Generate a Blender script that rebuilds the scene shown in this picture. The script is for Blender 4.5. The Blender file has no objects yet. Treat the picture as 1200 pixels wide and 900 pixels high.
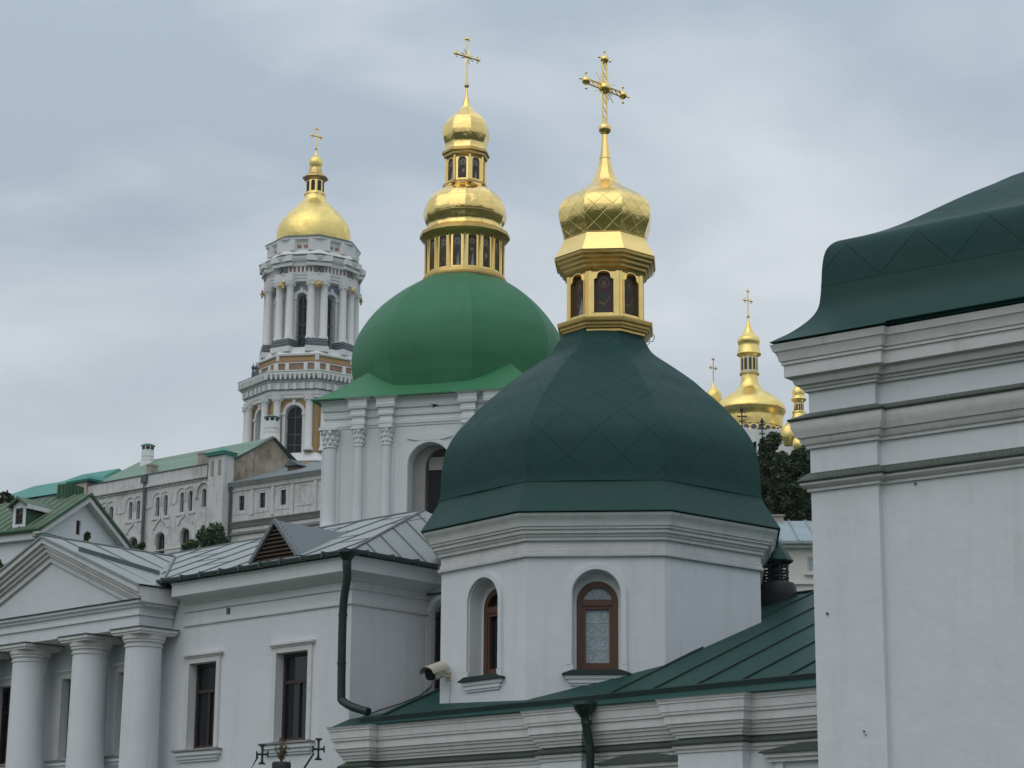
import bpy, bmesh, math, random
from mathutils import Vector, Matrix, noise
from mathutils.geometry import tessellate_polygon
random.seed(7)
PI = math.pi
S = bpy.context.scene
COL = S.collection

# ------------------------------------------------------------ camera
F = 2600.0                    # focal length in photo pixels (photo is 1200 wide)
PITCH = math.atan(0.25)
ROLL = math.radians(0.4)
CAMH = 1.7
cd = bpy.data.cameras.new('camera')
cam = bpy.data.objects.new('camera', cd)
COL.objects.link(cam)
R0 = Vector((1, 0, 0)); U0 = Vector((0, -math.sin(PITCH), math.cos(PITCH)))
Rc = R0 * math.cos(ROLL) + U0 * math.sin(ROLL)
Uc = -R0 * math.sin(ROLL) + U0 * math.cos(ROLL)
Bc = Rc.cross(Uc)
mw = Matrix((Rc, Uc, Bc)).transposed().to_4x4()
mw.translation = (0, 0, CAMH)
cam.matrix_world = mw
cd.sensor_width = 36
cd.lens = 36 * F / 1200
cd.clip_start = 0.3
cd.clip_end = 9000
S.camera = cam

# ------------------------------------------------------------ light
SUN_EL, SUN_AZ = math.radians(52), math.radians(215)     # azimuth clockwise from +Y: high, behind the camera to the left
w = bpy.data.worlds.new('World'); S.world = w; w.use_nodes = True
nt = w.node_tree; nt.nodes.clear()
def N(t, **k):
    n = nt.nodes.new(t)
    for a, b in k.items(): setattr(n, a, b)
    return n
L = nt.links.new
out = N('ShaderNodeOutputWorld'); bg = N('ShaderNodeBackground')
sky = N('ShaderNodeTexSky', sky_type='NISHITA', sun_disc=False)
sky.sun_elevation = SUN_EL; sky.sun_rotation = SUN_AZ; sky.air_density = 2; sky.dust_density = 4
tc = N('ShaderNodeTexCoord'); mp = N('ShaderNodeMapping'); mp.inputs['Scale'].default_value = (3.0, 3.0, 7.5)
mp.inputs['Rotation'].default_value = (0.12, 0.10, 0.4)
no1 = N('ShaderNodeTexNoise'); no1.inputs['Scale'].default_value = 1.1; no1.inputs['Detail'].default_value = 7; no1.inputs['Roughness'].default_value = .52; no1.inputs['Distortion'].default_value = .25
L(tc.outputs['Generated'], mp.inputs['Vector']); L(mp.outputs['Vector'], no1.inputs['Vector'])
rp = N('ShaderNodeValToRGB')
e = rp.color_ramp.elements
e[0].position = .37; e[0].color = (.385, .455, .53, 1)
e[1].position = .645; e[1].color = (.66, .70, .745, 1)
L(no1.outputs['Fac'], rp.inputs['Fac'])
# overcast gradient: brighter towards the zenith
sx = N('ShaderNodeSeparateXYZ'); L(tc.outputs['Generated'], sx.inputs[0])
mr = N('ShaderNodeMapRange'); mr.inputs['From Min'].default_value = 0.05; mr.inputs['From Max'].default_value = 1.0
mr.inputs['To Min'].default_value = 8.2; mr.inputs['To Max'].default_value = 14.6
L(sx.outputs['Z'], mr.inputs['Value'])
vm = N('ShaderNodeVectorMath', operation='SCALE'); L(rp.outputs['Color'], vm.inputs[0]); L(mr.outputs['Result'], vm.inputs['Scale'])
mx = N('ShaderNodeMix', data_type='RGBA'); mx.inputs['Factor'].default_value = .92
L(sky.outputs['Color'], mx.inputs['A']); L(vm.outputs['Vector'], mx.inputs['B'])
L(mx.outputs['Result'], bg.inputs['Color']); bg.inputs['Strength'].default_value = .1
L(bg.outputs['Background'], out.inputs['Surface'])
sd = bpy.data.lights.new('sun', 'SUN'); sd.energy = .5; sd.angle = math.radians(75); sd.color = (1, .95, .88)
so = bpy.data.objects.new('sun', sd); COL.objects.link(so)
sdir = Vector((math.sin(SUN_AZ) * math.cos(SUN_EL), math.cos(SUN_AZ) * math.cos(SUN_EL), math.sin(SUN_EL)))
so.rotation_euler = sdir.to_track_quat('Z', 'Y').to_euler()
vs = S.view_settings; vs.view_transform = 'Standard'; vs.look = 'None'; vs.gamma = 1; vs.use_curve_mapping = False
vs.exposure = 0.17

# ------------------------------------------------------------ geometry helpers
def ray(px, py):
    a = (px - 600) / F; b = (450 - py) / F
    d = Rc * a + Uc * b - Bc
    return d
def proj(x, y, z):
    v = Vector((x, y, z - CAMH))
    d = -v.dot(Bc)
    return 600 + F * v.dot(Rc) / d, 450 - F * v.dot(Uc) / d, d
def at(px, py, Y):
    r = ray(px, py); t = Y / r.y
    return Vector((r.x * t, Y, CAMH + r.z * t))
def zfor(x, y, py):
    a, b = -30., 500.
    for i in range(50):
        m = (a + b) / 2
        if proj(x, y, m)[1] > py: a = m
        else: b = m
    return a
class Fr:
    """a vertical facade plane: s runs to the right along it, d sticks out of it, z is up"""
    def __init__(self, x, y, deg):
        a = math.radians(deg); self.x, self.y, self.a = x, y, deg
        self.u = Vector((math.cos(a), -math.sin(a))); self.n = Vector((-math.sin(a), -math.cos(a)))
    def p(self, s, z, d=0):
        return Vector((self.x + self.u.x * s + self.n.x * d, self.y + self.u.y * s + self.n.y * d, z))
    def xy(self, s, d=0):
        q = self.p(s, 0, d); return (q.x, q.y)
    def hit(self, px, py, d=0):
        r = ray(px, py); ox = self.x + self.n.x * d; oy = self.y + self.n.y * d
        t = (ox * self.n.x + oy * self.n.y) / (r.x * self.n.x + r.y * self.n.y)
        return (r.x * t - ox) * self.u.x + (r.y * t - oy) * self.u.y, CAMH + r.z * t
    def at(self, s, d=0, turn=0):
        q = self.p(s, 0, d); return Fr(q.x, q.y, self.a + turn)

class MB:
    def __init__(self): self.v = []; self.f = []; self.m = []; self.uv = []; self.sm = []
    def face(self, pts, m=0, uv=None, smooth=False):
        i = len(self.v); self.v += [tuple(p) for p in pts]; self.f.append(tuple(range(i, i + len(pts))))
        self.m.append(m); self.uv.append(uv or [(p[0] + p[1], p[2]) for p in pts]); self.sm.append(smooth)
    def grid(self, rows, m=0, uvs=None, closed=False, smooth=True):
        """rows: list of equally long point lists"""
        i = len(self.v); n = len(rows[0])
        for r in rows: self.v += [tuple(p) for p in r]
        for a in range(len(rows) - 1):
            for b in range(n if closed else n - 1):
                c = (b + 1) % n
                self.f.append((i + a * n + b, i + a * n + c, i + (a + 1) * n + c, i + (a + 1) * n + b))
                self.m.append(m); self.sm.append(smooth)
                self.uv.append([(0, 0)] * 4 if uvs is None else uvs(a, b))
        return i
    def box(self, fr, s0, s1, z0, z1, d0, d1, m=0):
        P = [fr.p(s, z, d) for z in (z0, z1) for (s, d) in ((s0, d0), (s1, d0), (s1, d1), (s0, d1))]
        for q in ((0, 1, 2, 3), (4, 5, 6, 7), (0, 1, 5, 4), (1, 2, 6, 5), (2, 3, 7, 6), (3, 0, 4, 7)):
            self.face([P[k] for k in q], m)
    def prism(self, fr, poly, d0, d1, m=0):
        """polygon given in (s,z), extruded between two depths"""
        a = [fr.p(s, z, d0) for s, z in poly]; b = [fr.p(s, z, d1) for s, z in poly]
        self.face(a, m); self.face(b, m)
        for k in range(len(poly)):
            j = (k + 1) % len(poly); self.face([a[k], a[j], b[j], b[k]], m)
    def lathe(self, cx, cy, prof, n=32, yaw=0, m=0, cap0=False, cap1=False, sub=1, smooth=True, axis=None, bulge=0):
        """prof: (circumradius, z). n=8 gives a faceted dome; each facet has metric uv. axis(z)->(dx,dy)"""
        arc = [0]
        for k in range(1, len(prof)):
            arc.append(arc[-1] + math.hypot(prof[k][0] - prof[k - 1][0], prof[k][1] - prof[k - 1][1]))
        for k in range(n):
            a0 = math.radians(yaw) + (k - .5) * 2 * PI / n; a1 = a0 + 2 * PI / n
            rows = []
            for r, z in prof:
                p0 = Vector((cx + r * math.sin(a0), cy - r * math.cos(a0), z)); p1 = Vector((cx + r * math.sin(a1), cy - r * math.cos(a1), z))
                row = []
                for j in range(sub + 1):
                    q = p0.lerp(p1, j / sub)
                    if bulge:
                        v = Vector((q.x - cx, q.y - cy)); l = v.length; v = v * (1 + (r / max(l, 1e-6) - 1) * bulge); q = Vector((cx + v.x, cy + v.y, z))
                    row.append(q)
                rows.append(row)
            def uvs(a, b):
                h0 = prof[a][0] * math.sin(PI / n); h1 = prof[a + 1][0] * math.sin(PI / n)
                f = lambda h, t: -h + 2 * h * t
                o = k * 13.6 if n <= 16 else 0
                if n > 16:
                    c = 2 * PI / n
                    return [(prof[a][0] * c * k, arc[a]), (prof[a][0] * c * (k + 1), arc[a]), (prof[a][0] * c * (k + 1), arc[a + 1]), (prof[a][0] * c * k, arc[a + 1])]
                return [(o + f(h0, b / sub), arc[a]), (o + f(h0, (b + 1) / sub), arc[a]), (o + f(h1, (b + 1) / sub), arc[a + 1]), (o + f(h1, b / sub), arc[a + 1])]
            self.grid(rows, m, uvs, smooth=smooth)
        for c, fl in ((0, cap0), (-1, cap1)):
            if fl:
                r, z = prof[c]
                self.face([(cx + r * math.sin(math.radians(yaw) + (k - .5) * 2 * PI / n), cy - r * math.cos(math.radians(yaw) + (k - .5) * 2 * PI / n), z) for k in range(n)], m)
    def sweep(self, path, prof, m=0, closed=False, caps=True):
        """moulding: prof (outset, z) swept along plan polyline; outset goes to the LEFT-hand normal n=(dy,-dx)"""
        q_ = []
        for k in range(len(path) - (0 if closed else 1)):      # cut long runs so that edges can waver by a few millimetres
            a_, b_ = Vector(path[k]), Vector(path[(k + 1) % len(path)]); c_ = max(1, int((b_ - a_).length / .45)); q_ += [tuple(a_.lerp(b_, j / c_)) for j in range(c_)]
        path = q_ + ([] if closed else [tuple(path[-1])])
        n = len(path); offs = []
        for k in range(n):
            p = Vector(path[k])
            ds = []
            if k > 0 or closed: ds.append((p - Vector(path[k - 1])).normalized())
            if k < n - 1 or closed: ds.append((Vector(path[(k + 1) % n]) - p).normalized())
            ns = [Vector((d.y, -d.x)) for d in ds]
            q = ns[0] if len(ns) == 1 else (ns[0] + ns[1])
            if len(ns) == 2: q = q / max(.15, q.length_squared / 2) if q.length > 1e-4 else ns[0]
            offs.append(q)
        wz = [noise.noise(Vector((p_[0] * 1.3, p_[1] * 1.3, 0))) * .007 for p_ in path]; wo = [noise.noise(Vector((p_[0] * 1.7 + 9, p_[1] * 1.7, 5))) * .004 for p_ in path]
        rows = [[(path[k][0] + offs[k].x * (o + wo[k]), path[k][1] + offs[k].y * (o + wo[k]), z + wz[k]) for k in range(n)] for o, z in prof]
        self.grid(rows, m, None, closed, smooth=False)
        if caps and not closed:
            for k in (0, n - 1):
                self.face([r[k] for r in rows], m)
    def tube(self, pts, r, n=8, m=0, cap=True):
        pts = [Vector(p) for p in pts]; rows = []
        rr = r if isinstance(r, (list, tuple)) else [r] * len(pts)
        for k, p in enumerate(pts):
            t = (pts[min(k + 1, len(pts) - 1)] - pts[max(k - 1, 0)]).normalized()
            a = t.cross(Vector((0, 0, 1)) if abs(t.z) < .95 else Vector((0, 1, 0))).normalized(); b = t.cross(a)
            rows.append([p + (a * math.cos(2 * PI * j / n) + b * math.sin(2 * PI * j / n)) * rr[k] for j in range(n)])
        self.grid(rows, m, None, True)
        if cap: self.face(rows[0], m); self.face(rows[-1], m)
    def ball(self, c, r, n=14, m=0, sz=1):
        c = Vector(c); k = n // 2
        rows = [[c + Vector((math.sin(PI * i / k) * math.cos(2 * PI * j / n), math.sin(PI * i / k) * math.sin(2 * PI * j / n), sz * math.cos(PI * i / k))) * r for j in range(n)] for i in range(k + 1)]
        self.grid(rows, m, None, True)
    def wall(self, fr, outer, holes, d=0, reveal=.25, m=0, mr=None):
        """flat wall with real openings; outer [(s,z)], holes list of loops [(s,z)]"""
        loops = [[Vector((s, z, 0)) for s, z in outer]] + [[Vector((s, z, 0)) for s, z in h] for h in holes]
        flat = [p for l in loops for p in l]
        for t in tessellate_polygon(loops):
            self.face([fr.p(flat[i].x, flat[i].y, d) for i in t], m)
        for h in holes:
            for k in range(len(h)):
                a, b = h[k], h[(k + 1) % len(h)]
                self.face([fr.p(*a, d), fr.p(*b, d), fr.p(*b, d - reveal), fr.p(*a, d - reveal)], m if mr is None else mr)
    def ring(self, fr, la, lb, d0, d1, m=0):
        """raised band between loop la (inner) and lb (outer) from depth d0 to d1; loops equal length, open"""
        rows = [[fr.p(*p, d0) for p in la], [fr.p(*p, d1) for p in la], [fr.p(*p, d1) for p in lb], [fr.p(*p, d0) for p in lb]]
        self.grid(rows, m, None, False, smooth=False)
        for k in (0, -1): self.face([r[k] for r in rows], m)
    def build(self, name, mats, parent=None, smooth_angle=32, merge=True):
        me = bpy.data.meshes.new(name)
        me.from_pydata(self.v, [], self.f)
        mats = mats if isinstance(mats, (list, tuple)) else [mats]
        for mt in mats: me.materials.append(mt)
        uvl = me.uv_layers.new(name='UVMap')
        i = 0; data = []
        for u in self.uv:
            for q in u: data += [q[0], q[1]]
        uvl.data.foreach_set('uv', data)
        me.polygons.foreach_set('material_index', self.m)
        me.polygons.foreach_set('use_smooth', self.sm)
        if merge:
            bm = bmesh.new(); bm.from_mesh(me)
            bmesh.ops.remove_doubles(bm, verts=bm.verts, dist=2e-4)
            bmesh.ops.recalc_face_normals(bm, faces=bm.faces)
            bm.to_mesh(me); bm.free()
        me.set_sharp_from_angle(angle=math.radians(smooth_angle))
        o = bpy.data.objects.new(name, me); COL.objects.link(o)
        if parent is not None:
            o.parent = parent
            o.matrix_parent_inverse = Matrix.Translation(-world_loc(parent))
        return o
def world_loc(o):
    v = Vector(o.location)
    return v + o.matrix_parent_inverse.translation + world_loc(o.parent) if o.parent else v
def thing(name, label, cat, loc=(0, 0, 0), group=None):
    o = bpy.data.objects.new(name, None); COL.objects.link(o); o.location = loc; o.empty_display_size = .3
    return tag(o, label, cat, group)
def tag(o, label=None, cat=None, group=None, kind=None):
    if label: o['label'] = label
    if cat: o['category'] = cat
    if group: o['group'] = group
    if kind: o['kind'] = kind
    return o
def arch(s0, s1, z0, z1, n=16, rise=None):
    r = (s1 - s0) / 2; rise = r if rise is None else rise; c = (s0 + s1) / 2
    return [(s0, z0), (s1, z0)] + [(c + r * math.cos(PI * k / n), z1 - rise + rise * math.sin(PI * k / n)) for k in range(n + 1)]
def archopen(s0, s1, z0, z1, n=16, rise=None):
    a = arch(s0, s1, z0, z1, n, rise); return a[1:] + a[:1]
def rect(s0, s1, z0, z1): return [(s0, z0), (s1, z0), (s1, z1), (s0, z1)]
def catmull(pr, k=5):
    o = []
    for i in range(len(pr) - 1):
        p0 = pr[max(i - 1, 0)]; p1 = pr[i]; p2 = pr[i + 1]; p3 = pr[min(i + 2, len(pr) - 1)]
        for j in range(k):
            t = j / k
            o.append(tuple(.5 * ((2 * b) + (-a + c) * t + (2 * a - 5 * b + 4 * c - d) * t * t + (-a + 3 * b - 3 * c + d) * t ** 3) for a, b, c, d in zip(p0, p1, p2, p3)))
    o.append(tuple(pr[-1])); return o
def axprof(x, y, pr, f=1.0, fore=None):
    """(half width px, photo y) silhouette readings -> (radius m, z m) about a vertical axis at x,y"""
    o = []
    for h, py in pr:
        z = zfor(x, y, py); r = h * f * proj(x, y, z)[2] / F
        if fore: z = zfor(x, y - fore(py) * r, py)
        o.append((r, z))
    return o

# ------------------------------------------------------------ materials
def mat(name, base, rough=.9, metal=0, var=.12, vscale=1.5, bump=.02, bscale=12, streak=0, dirt=(.16, .15, .13), spec=.5, panel=None, seamdark=.5, tilt=0, cellvar=.16, objc=True, coat=0, dirtamt=0, dscale=.8):
    m = bpy.data.materials.new(name); m.use_nodes = True
    t = m.node_tree; b = t.nodes['Principled BSDF']; L = t.links.new
    def N(ty, **k):
        n = t.nodes.new(ty)
        for a, c in k.items(): setattr(n, a, c)
        return n
    def math_(op, a, b_=None, c=None):
        n = N('ShaderNodeMath', operation=op)
        for i, q in enumerate((a, b_, c)):
            if q is None: continue
            if isinstance(q, (int, float)): n.inputs[i].default_value = q
            else: L(q, n.inputs[i])
        return n.outputs[0]
    b.inputs['Roughness'].default_value = rough; b.inputs['Metallic'].default_value = metal
    b.inputs['Specular IOR Level'].default_value = spec
    geo = N('ShaderNodeNewGeometry'); pos = geo.outputs['Position']
    n1 = N('ShaderNodeTexNoise'); n1.inputs['Scale'].default_value = vscale; n1.inputs['Detail'].default_value = 6; n1.inputs['Roughness'].default_value = .62
    L(pos, n1.inputs['Vector'])
    mx = N('ShaderNodeMix', data_type='RGBA'); L(n1.outputs['Fac'], mx.inputs['Factor'])
    mx.inputs['A'].default_value = tuple(c * (1 - var) for c in base) + (1,); mx.inputs['B'].default_value = tuple(min(1, c * (1 + var)) for c in base) + (1,)
    col = mx.outputs['Result']
    if streak:
        mp = N('ShaderNodeMapping'); mp.inputs['Scale'].default_value = (3.2, 3.2, .22); L(pos, mp.inputs['Vector'])
        n2 = N('ShaderNodeTexNoise'); n2.inputs['Scale'].default_value = 1.6; n2.inputs['Detail'].default_value = 7; n2.inputs['Roughness'].default_value = .7
        L(mp.outputs[0], n2.inputs['Vector'])
        f = math_('MULTIPLY', math_('SMOOTH_MIN', math_('MAXIMUM', math_('MULTIPLY_ADD', n2.outputs['Fac'], 4, -2.1), 0), 1, .1), streak)
        m2 = N('ShaderNodeMix', data_type='RGBA'); L(f, m2.inputs['Factor']); L(col, m2.inputs['A']); m2.inputs['B'].default_value = dirt + (1,)
        col = m2.outputs['Result']
    if dirtamt:
        n4 = N('ShaderNodeTexNoise'); n4.inputs['Scale'].default_value = dscale; n4.inputs['Detail'].default_value = 9; n4.inputs['Roughness'].default_value = .72
        L(pos, n4.inputs['Vector'])
        f = math_('MULTIPLY', math_('MINIMUM', math_('MAXIMUM', math_('MULTIPLY_ADD', n4.outputs['Fac'], 5, -2.5), 0), 1), dirtamt)
        m4 = N('ShaderNodeMix', data_type='RGBA'); L(f, m4.inputs['Factor']); L(col, m4.inputs['A']); m4.inputs['B'].default_value = dirt + (1,)
        col = m4.outputs['Result']
    n3 = N('ShaderNodeTexNoise'); n3.inputs['Scale'].default_value = bscale; n3.inputs['Detail'].default_value = 5; L(pos, n3.inputs['Vector'])
    h = math_('MULTIPLY', n3.outputs['Fac'], 1.0)
    bp = N('ShaderNodeBump'); bp.inputs['Strength'].default_value = 1; bp.inputs['Distance'].default_value = bump
    L(h, bp.inputs['Height']); nrm = bp.outputs['Normal']
    if panel:
        kind, cell, wid = panel
        uv = N('ShaderNodeUVMap'); sp = N('ShaderNodeSeparateXYZ'); L(uv.outputs[0], sp.inputs[0]); u, v = sp.outputs[0], sp.outputs[1]
        if kind == 'diamond':
            p = math_('DIVIDE', math_('ADD', u, v), cell); q = math_('DIVIDE', math_('SUBTRACT', u, v), cell)
        else:
            v2 = math_('DIVIDE', v, cell * 2.2 if kind == 'tall' else cell); ro = math_('FLOOR', v2)
            p = math_('ADD', math_('DIVIDE', u, cell), math_('MULTIPLY', ro, .5)); q = v2
        def line(x):
            fr = math_('FRACT', math_('ADD', x, 100)); dd = math_('MINIMUM', fr, math_('SUBTRACT', 1, fr))
            return math_('MAXIMUM', math_('SUBTRACT', 1, math_('DIVIDE', dd, wid / cell)), 0)
        ln = math_('MAXIMUM', line(p), line(q))
        cid = N('ShaderNodeCombineXYZ'); L(math_('FLOOR', p), cid.inputs[0]); L(math_('FLOOR', q), cid.inputs[1])
        wn = N('ShaderNodeTexWhiteNoise'); wn.noise_dimensions = '2D'; L(cid.outputs[0], wn.inputs['Vector'])
        hs = N('ShaderNodeHueSaturation'); L(col, hs.inputs['Color']); L(math_('MULTIPLY_ADD', wn.outputs['Value'], cellvar, 1 - cellvar / 2), hs.inputs['Value']); col = hs.outputs['Color']
        m3 = N('ShaderNodeMix', data_type='RGBA'); L(math_('MULTIPLY', ln, seamdark), m3.inputs['Factor']); L(col, m3.inputs['A']); m3.inputs['B'].default_value = tuple(c * .3 for c in base) + (1,)
        col = m3.outputs['Result']
        b2 = N('ShaderNodeBump'); b2.inputs['Strength'].default_value = .9; b2.inputs['Distance'].default_value = wid * .4; L(ln, b2.inputs['Height']); L(nrm, b2.inputs['Normal']); nrm = b2.outputs['Normal']
        if tilt:
            vs_ = N('ShaderNodeVectorMath', operation='SUBTRACT'); L(wn.outputs['Color'], vs_.inputs[0]); vs_.inputs[1].default_value = (.5, .5, .5)
            vc = N('ShaderNodeVectorMath', operation='SCALE'); L(vs_.outputs[0], vc.inputs[0]); vc.inputs['Scale'].default_value = tilt
            va = N('ShaderNodeVectorMath', operation='ADD'); L(vc.outputs[0], va.inputs[0]); L(nrm, va.inputs[1])
            vn = N('ShaderNodeVectorMath', operation='NORMALIZE'); L(va.outputs[0], vn.inputs[0]); nrm = vn.outputs[0]
    L(col, b.inputs['Base Color']); L(nrm, b.inputs['Normal'])
    if rough < .7:
        L(math_('MULTIPLY_ADD', n1.outputs['Fac'], rough * .5, rough * .75), b.inputs['Roughness'])
    return m
PL = mat('white_plaster', (.70, .72, .745), .92, var=.075, vscale=.8, bump=.012, bscale=3.5, streak=.34, dirt=(.44, .435, .42), dirtamt=.10, dscale=1.1)
PLT = mat('white_trim_plaster', (.66, .655, .655), .92, var=.08, vscale=2.0, bump=.008, bscale=9, streak=.45, dirt=(.34, .33, .32), dirtamt=.15, dscale=1.6)
PLK = mat('pale_church_plaster', (.66, .69, .695), .92, var=.05, vscale=.5, bump=.01, bscale=4, streak=.22, dirt=(.38, .39, .37))
PLD = mat('weathered_whitewash', (.60, .595, .585), .95, var=.10, vscale=.4, bump=.02, bscale=2, streak=.8, dirt=(.15, .14, .13), dirtamt=.6, dscale=.45)
PLS = mat('stained_gable_plaster', (.46, .40, .31), .95, var=.22, vscale=.35, bump=.02, bscale=2, streak=.9, dirt=(.13, .075, .035), dirtamt=.95, dscale=.22)
PLB = mat('tower_white_stone', (.72, .72, .71), .9, var=.07, vscale=.15, bump=.03, bscale=1, streak=.3, dirt=(.33, .33, .32))
OCH = mat('tower_ochre_plaster', (.47, .30, .12), .9, var=.12, vscale=.2, bump=.02)
BRK = mat('tower_brown_panel', (.33, .19, .12), .9, var=.2, vscale=.4, bump=.02)
SILL = mat('grey_sill', (.24, .24, .23), .9, var=.2, vscale=3, bump=.004)
LEDG = mat('dull_flashing', (.058, .075, .060), .6, var=.25, vscale=2, bump=.003, streak=.3)
GDK = mat('dark_green_sheet', (.0105, .054, .047), .58, cellvar=.06, var=.14, vscale=.9, bump=.035, bscale=1.3, panel=('diamond', .80, .012), seamdark=.65, spec=.22, dirtamt=.12, dirt=(.03, .085, .07), dscale=.6)
GDP = mat('dark_green_metal', (.011, .055, .046), .55, var=.16, vscale=1.2, bump=.02, bscale=2, spec=.25, streak=.12, dirt=(.03, .09, .07))
GPIPE = mat('downpipe_green_metal', (.006, .024, .019), .45, var=.15, vscale=3, bump=.004)
GMD = mat('mid_green_dome', (.043, .182, .088), .6, panel=('brick', 1.35, .02), seamdark=.16, cellvar=.07, tilt=.015, var=.2, vscale=.45, bump=.05, bscale=1.1, spec=.3, dirtamt=.25, dirt=(.06, .165, .10), dscale=.7)
GMS = mat('mid_green_skirt', (.035, .180, .080), .55, var=.10, vscale=.8, bump=.02, bscale=1.5, spec=.4)
GPA = mat('pale_green_roof', (.15, .25, .175), .6, var=.12, vscale=.3, bump=.02, bscale=1, panel=('tall', 1.3, .05), seamdark=.3)
GTQ = mat('turquoise_roof', (.022, .22, .165), .5, var=.1, vscale=.3, bump=.02, bscale=1)
GHR = mat('pale_green_seams', (.17, .22, .15), .6, var=.2, vscale=2, bump=.003)
GHS = mat('moss_green_roof', (.075, .135, .075), .6, var=.2, vscale=.7, bump=.01, streak=.2, dirt=(.10, .14, .08))
GBX = mat('dark_green_cladding', (.035, .10, .05), .6, var=.25, vscale=1.5, bump=.01, streak=.3)
GRY = mat('galvanised_roof', (.30, .325, .32), .5, metal=.15, var=.2, vscale=1.6, bump=.006, bscale=3, streak=.25, dirt=(.17, .20, .20))
GRA = mat('dull_grey_roof', (.17, .195, .205), .6, metal=.1, var=.15, vscale=.4, bump=.01)
RSM = mat('roof_seam_metal', (.15, .17, .17), .5, metal=.15, var=.15, bump=.003)
GRD = mat('dark_metal_and_shade', (.085, .105, .11), .5, metal=.3, var=.15, bump=.003)  # dark metal, also the painted shade band behind the tower modillions
GTR = mat('gutter_metal', (.085, .115, .12), .5, metal=.3, var=.2, vscale=3, bump=.003)
BLU = mat('pale_blue_roof', (.25, .32, .34), .5, metal=.1, var=.1, vscale=.5, bump=.01, panel=('tall', 1.1, .04), seamdark=.35)
GOLD = mat('gold_diamond_sheet', (1.0, .715, .27), .19, metal=1, dirtamt=.2, dirt=(.62, .42, .16), dscale=1.6, var=.06, vscale=1.5, bump=.022, bscale=2.6, panel=('diamond', .30, .007), seamdark=.55, tilt=.035)
GOLF = mat('gold_sheet', (1.0, .715, .27), .20, metal=1, dirtamt=.18, dirt=(.60, .40, .15), dscale=2.5, var=.06, vscale=2, bump=.004, bscale=4)
GOLW = mat('wavy_gold_sheet', (1.0, .71, .265), .14, metal=1, dirtamt=.15, dirt=(.60, .42, .16), dscale=1.2, var=.05, vscale=.8, bump=.09, bscale=1.0, panel=('brick', .75, .012), seamdark=.25, tilt=.02)
GOLT = mat('tower_gold_sheet', (1.0, .735, .245), .33, metal=1, var=.08, vscale=.3, bump=.10, bscale=.5, panel=('brick', 1.1, .03), seamdark=.25, tilt=.06)
GOLD_OLD = mat('dull_gold_trim', (.62, .43, .15), .38, metal=1, var=.25, vscale=4, bump=.004, bscale=12)
WOOD = mat('brown_window_wood', (.105, .045, .025), .5, var=.25, vscale=6, bump=.002, bscale=30)
WOODD = mat('dark_window_wood', (.045, .028, .022), .5, var=.25, vscale=6, bump=.002, bscale=30)
DARK = mat('dark_opening', (.012, .012, .014), .9, var=.2, bump=.0)
SHADE = mat('niche_shade_plaster', (.30, .29, .28), .95, var=.2, bump=.01)  # greyer plaster, the shade inside niches put into its colour
IRON = mat('black_iron', (.018, .022, .026), .5, var=.2, vscale=6, bump=.003, metal=.3)
LOUV = mat('brown_louvre_wood', (.085, .055, .035), .85, var=.35, vscale=5, bump=.004)
BARK = mat('tree_bark', (.07, .055, .04), .95, var=.3, bump=.02)
CAMW = mat('camera_housing_paint', (.50, .45, .36), .45, var=.08, bump=.001)
WIRE = mat('pale_wire', (.45, .45, .44), .5, var=.1, bump=0)
CLAY = mat('old_brick_chimney', (.36, .31, .27), .95, var=.25, vscale=2, bump=.01, streak=.4)
def glassmat(name, base, rough=.08, spec=.6):
    m = mat(name, base, .1, var=.3, vscale=2.5, bump=.004, bscale=1.5, spec=spec); return m
GLD = glassmat('dark_window_glass', (.012, .014, .016))
GLL = mat('lace_reflection_glass', (.36, .43, .47), .35, var=.45, vscale=9, bump=.004, bscale=20)  # pale blue base paints lace and a bluish reflection into the pane
LACE = mat('white_lace_curtain', (.55, .60, .62), .9, var=.3, vscale=22, bump=.002)
def leafmat(name, a, b):
    m = bpy.data.materials.new(name); m.use_nodes = True; t = m.node_tree; p = t.nodes['Principled BSDF']
    g = t.nodes.new('ShaderNodeNewGeometry'); r = t.nodes.new('ShaderNodeMix'); r.data_type = 'RGBA'
    t.links.new(g.outputs['Random Per Island'], r.inputs['Factor']); r.inputs['A'].default_value = a + (1,); r.inputs['B'].default_value = b + (1,)
    t.links.new(r.outputs['Result'], p.inputs['Base Color']); p.inputs['Roughness'].default_value = .6
    return m
LEAF = leafmat('dark_leaves', (.018, .036, .014), (.055, .085, .030))
LEAFB = leafmat('fresh_leaves', (.035, .075, .018), (.09, .15, .04))
DRYL = leafmat('dried_leaves', (.07, .05, .025), (.16, .12, .06))
GRS = mat('grass_ground', (.045, .062, .028), .95, var=.4, vscale=.15, bump=.05, bscale=1)
# icon paints
IC_BG = mat('icon_background', (.045, .03, .022), .5, var=.4, vscale=9, bump=.001)
IC_GR = mat('icon_green_robe', (.028, .040, .032), .5, var=.35, vscale=12, bump=.001)
IC_RD = mat('icon_maroon_robe', (.060, .024, .019), .5, var=.4, vscale=12, bump=.001)
IC_SK = mat('icon_skin', (.17, .095, .05), .6, var=.2, vscale=20, bump=.001)
IC_HA = mat('icon_halo', (.50, .40, .20), .5, var=.2, bump=.001)
IC_HD = mat('icon_dim_halo', (.16, .10, .05), .6, var=.3, bump=.001)
IC_WH = mat('icon_pale_cloth', (.28, .28, .24), .6, var=.25, vscale=12, bump=.001)
IC_GY = mat('icon_grey_ground', (.10, .115, .12), .5, var=.3, vscale=6, bump=.001)
ICM = [IC_BG, IC_GR, IC_RD, IC_SK, IC_HA, IC_WH, IC_GY, IC_HD]

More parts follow.
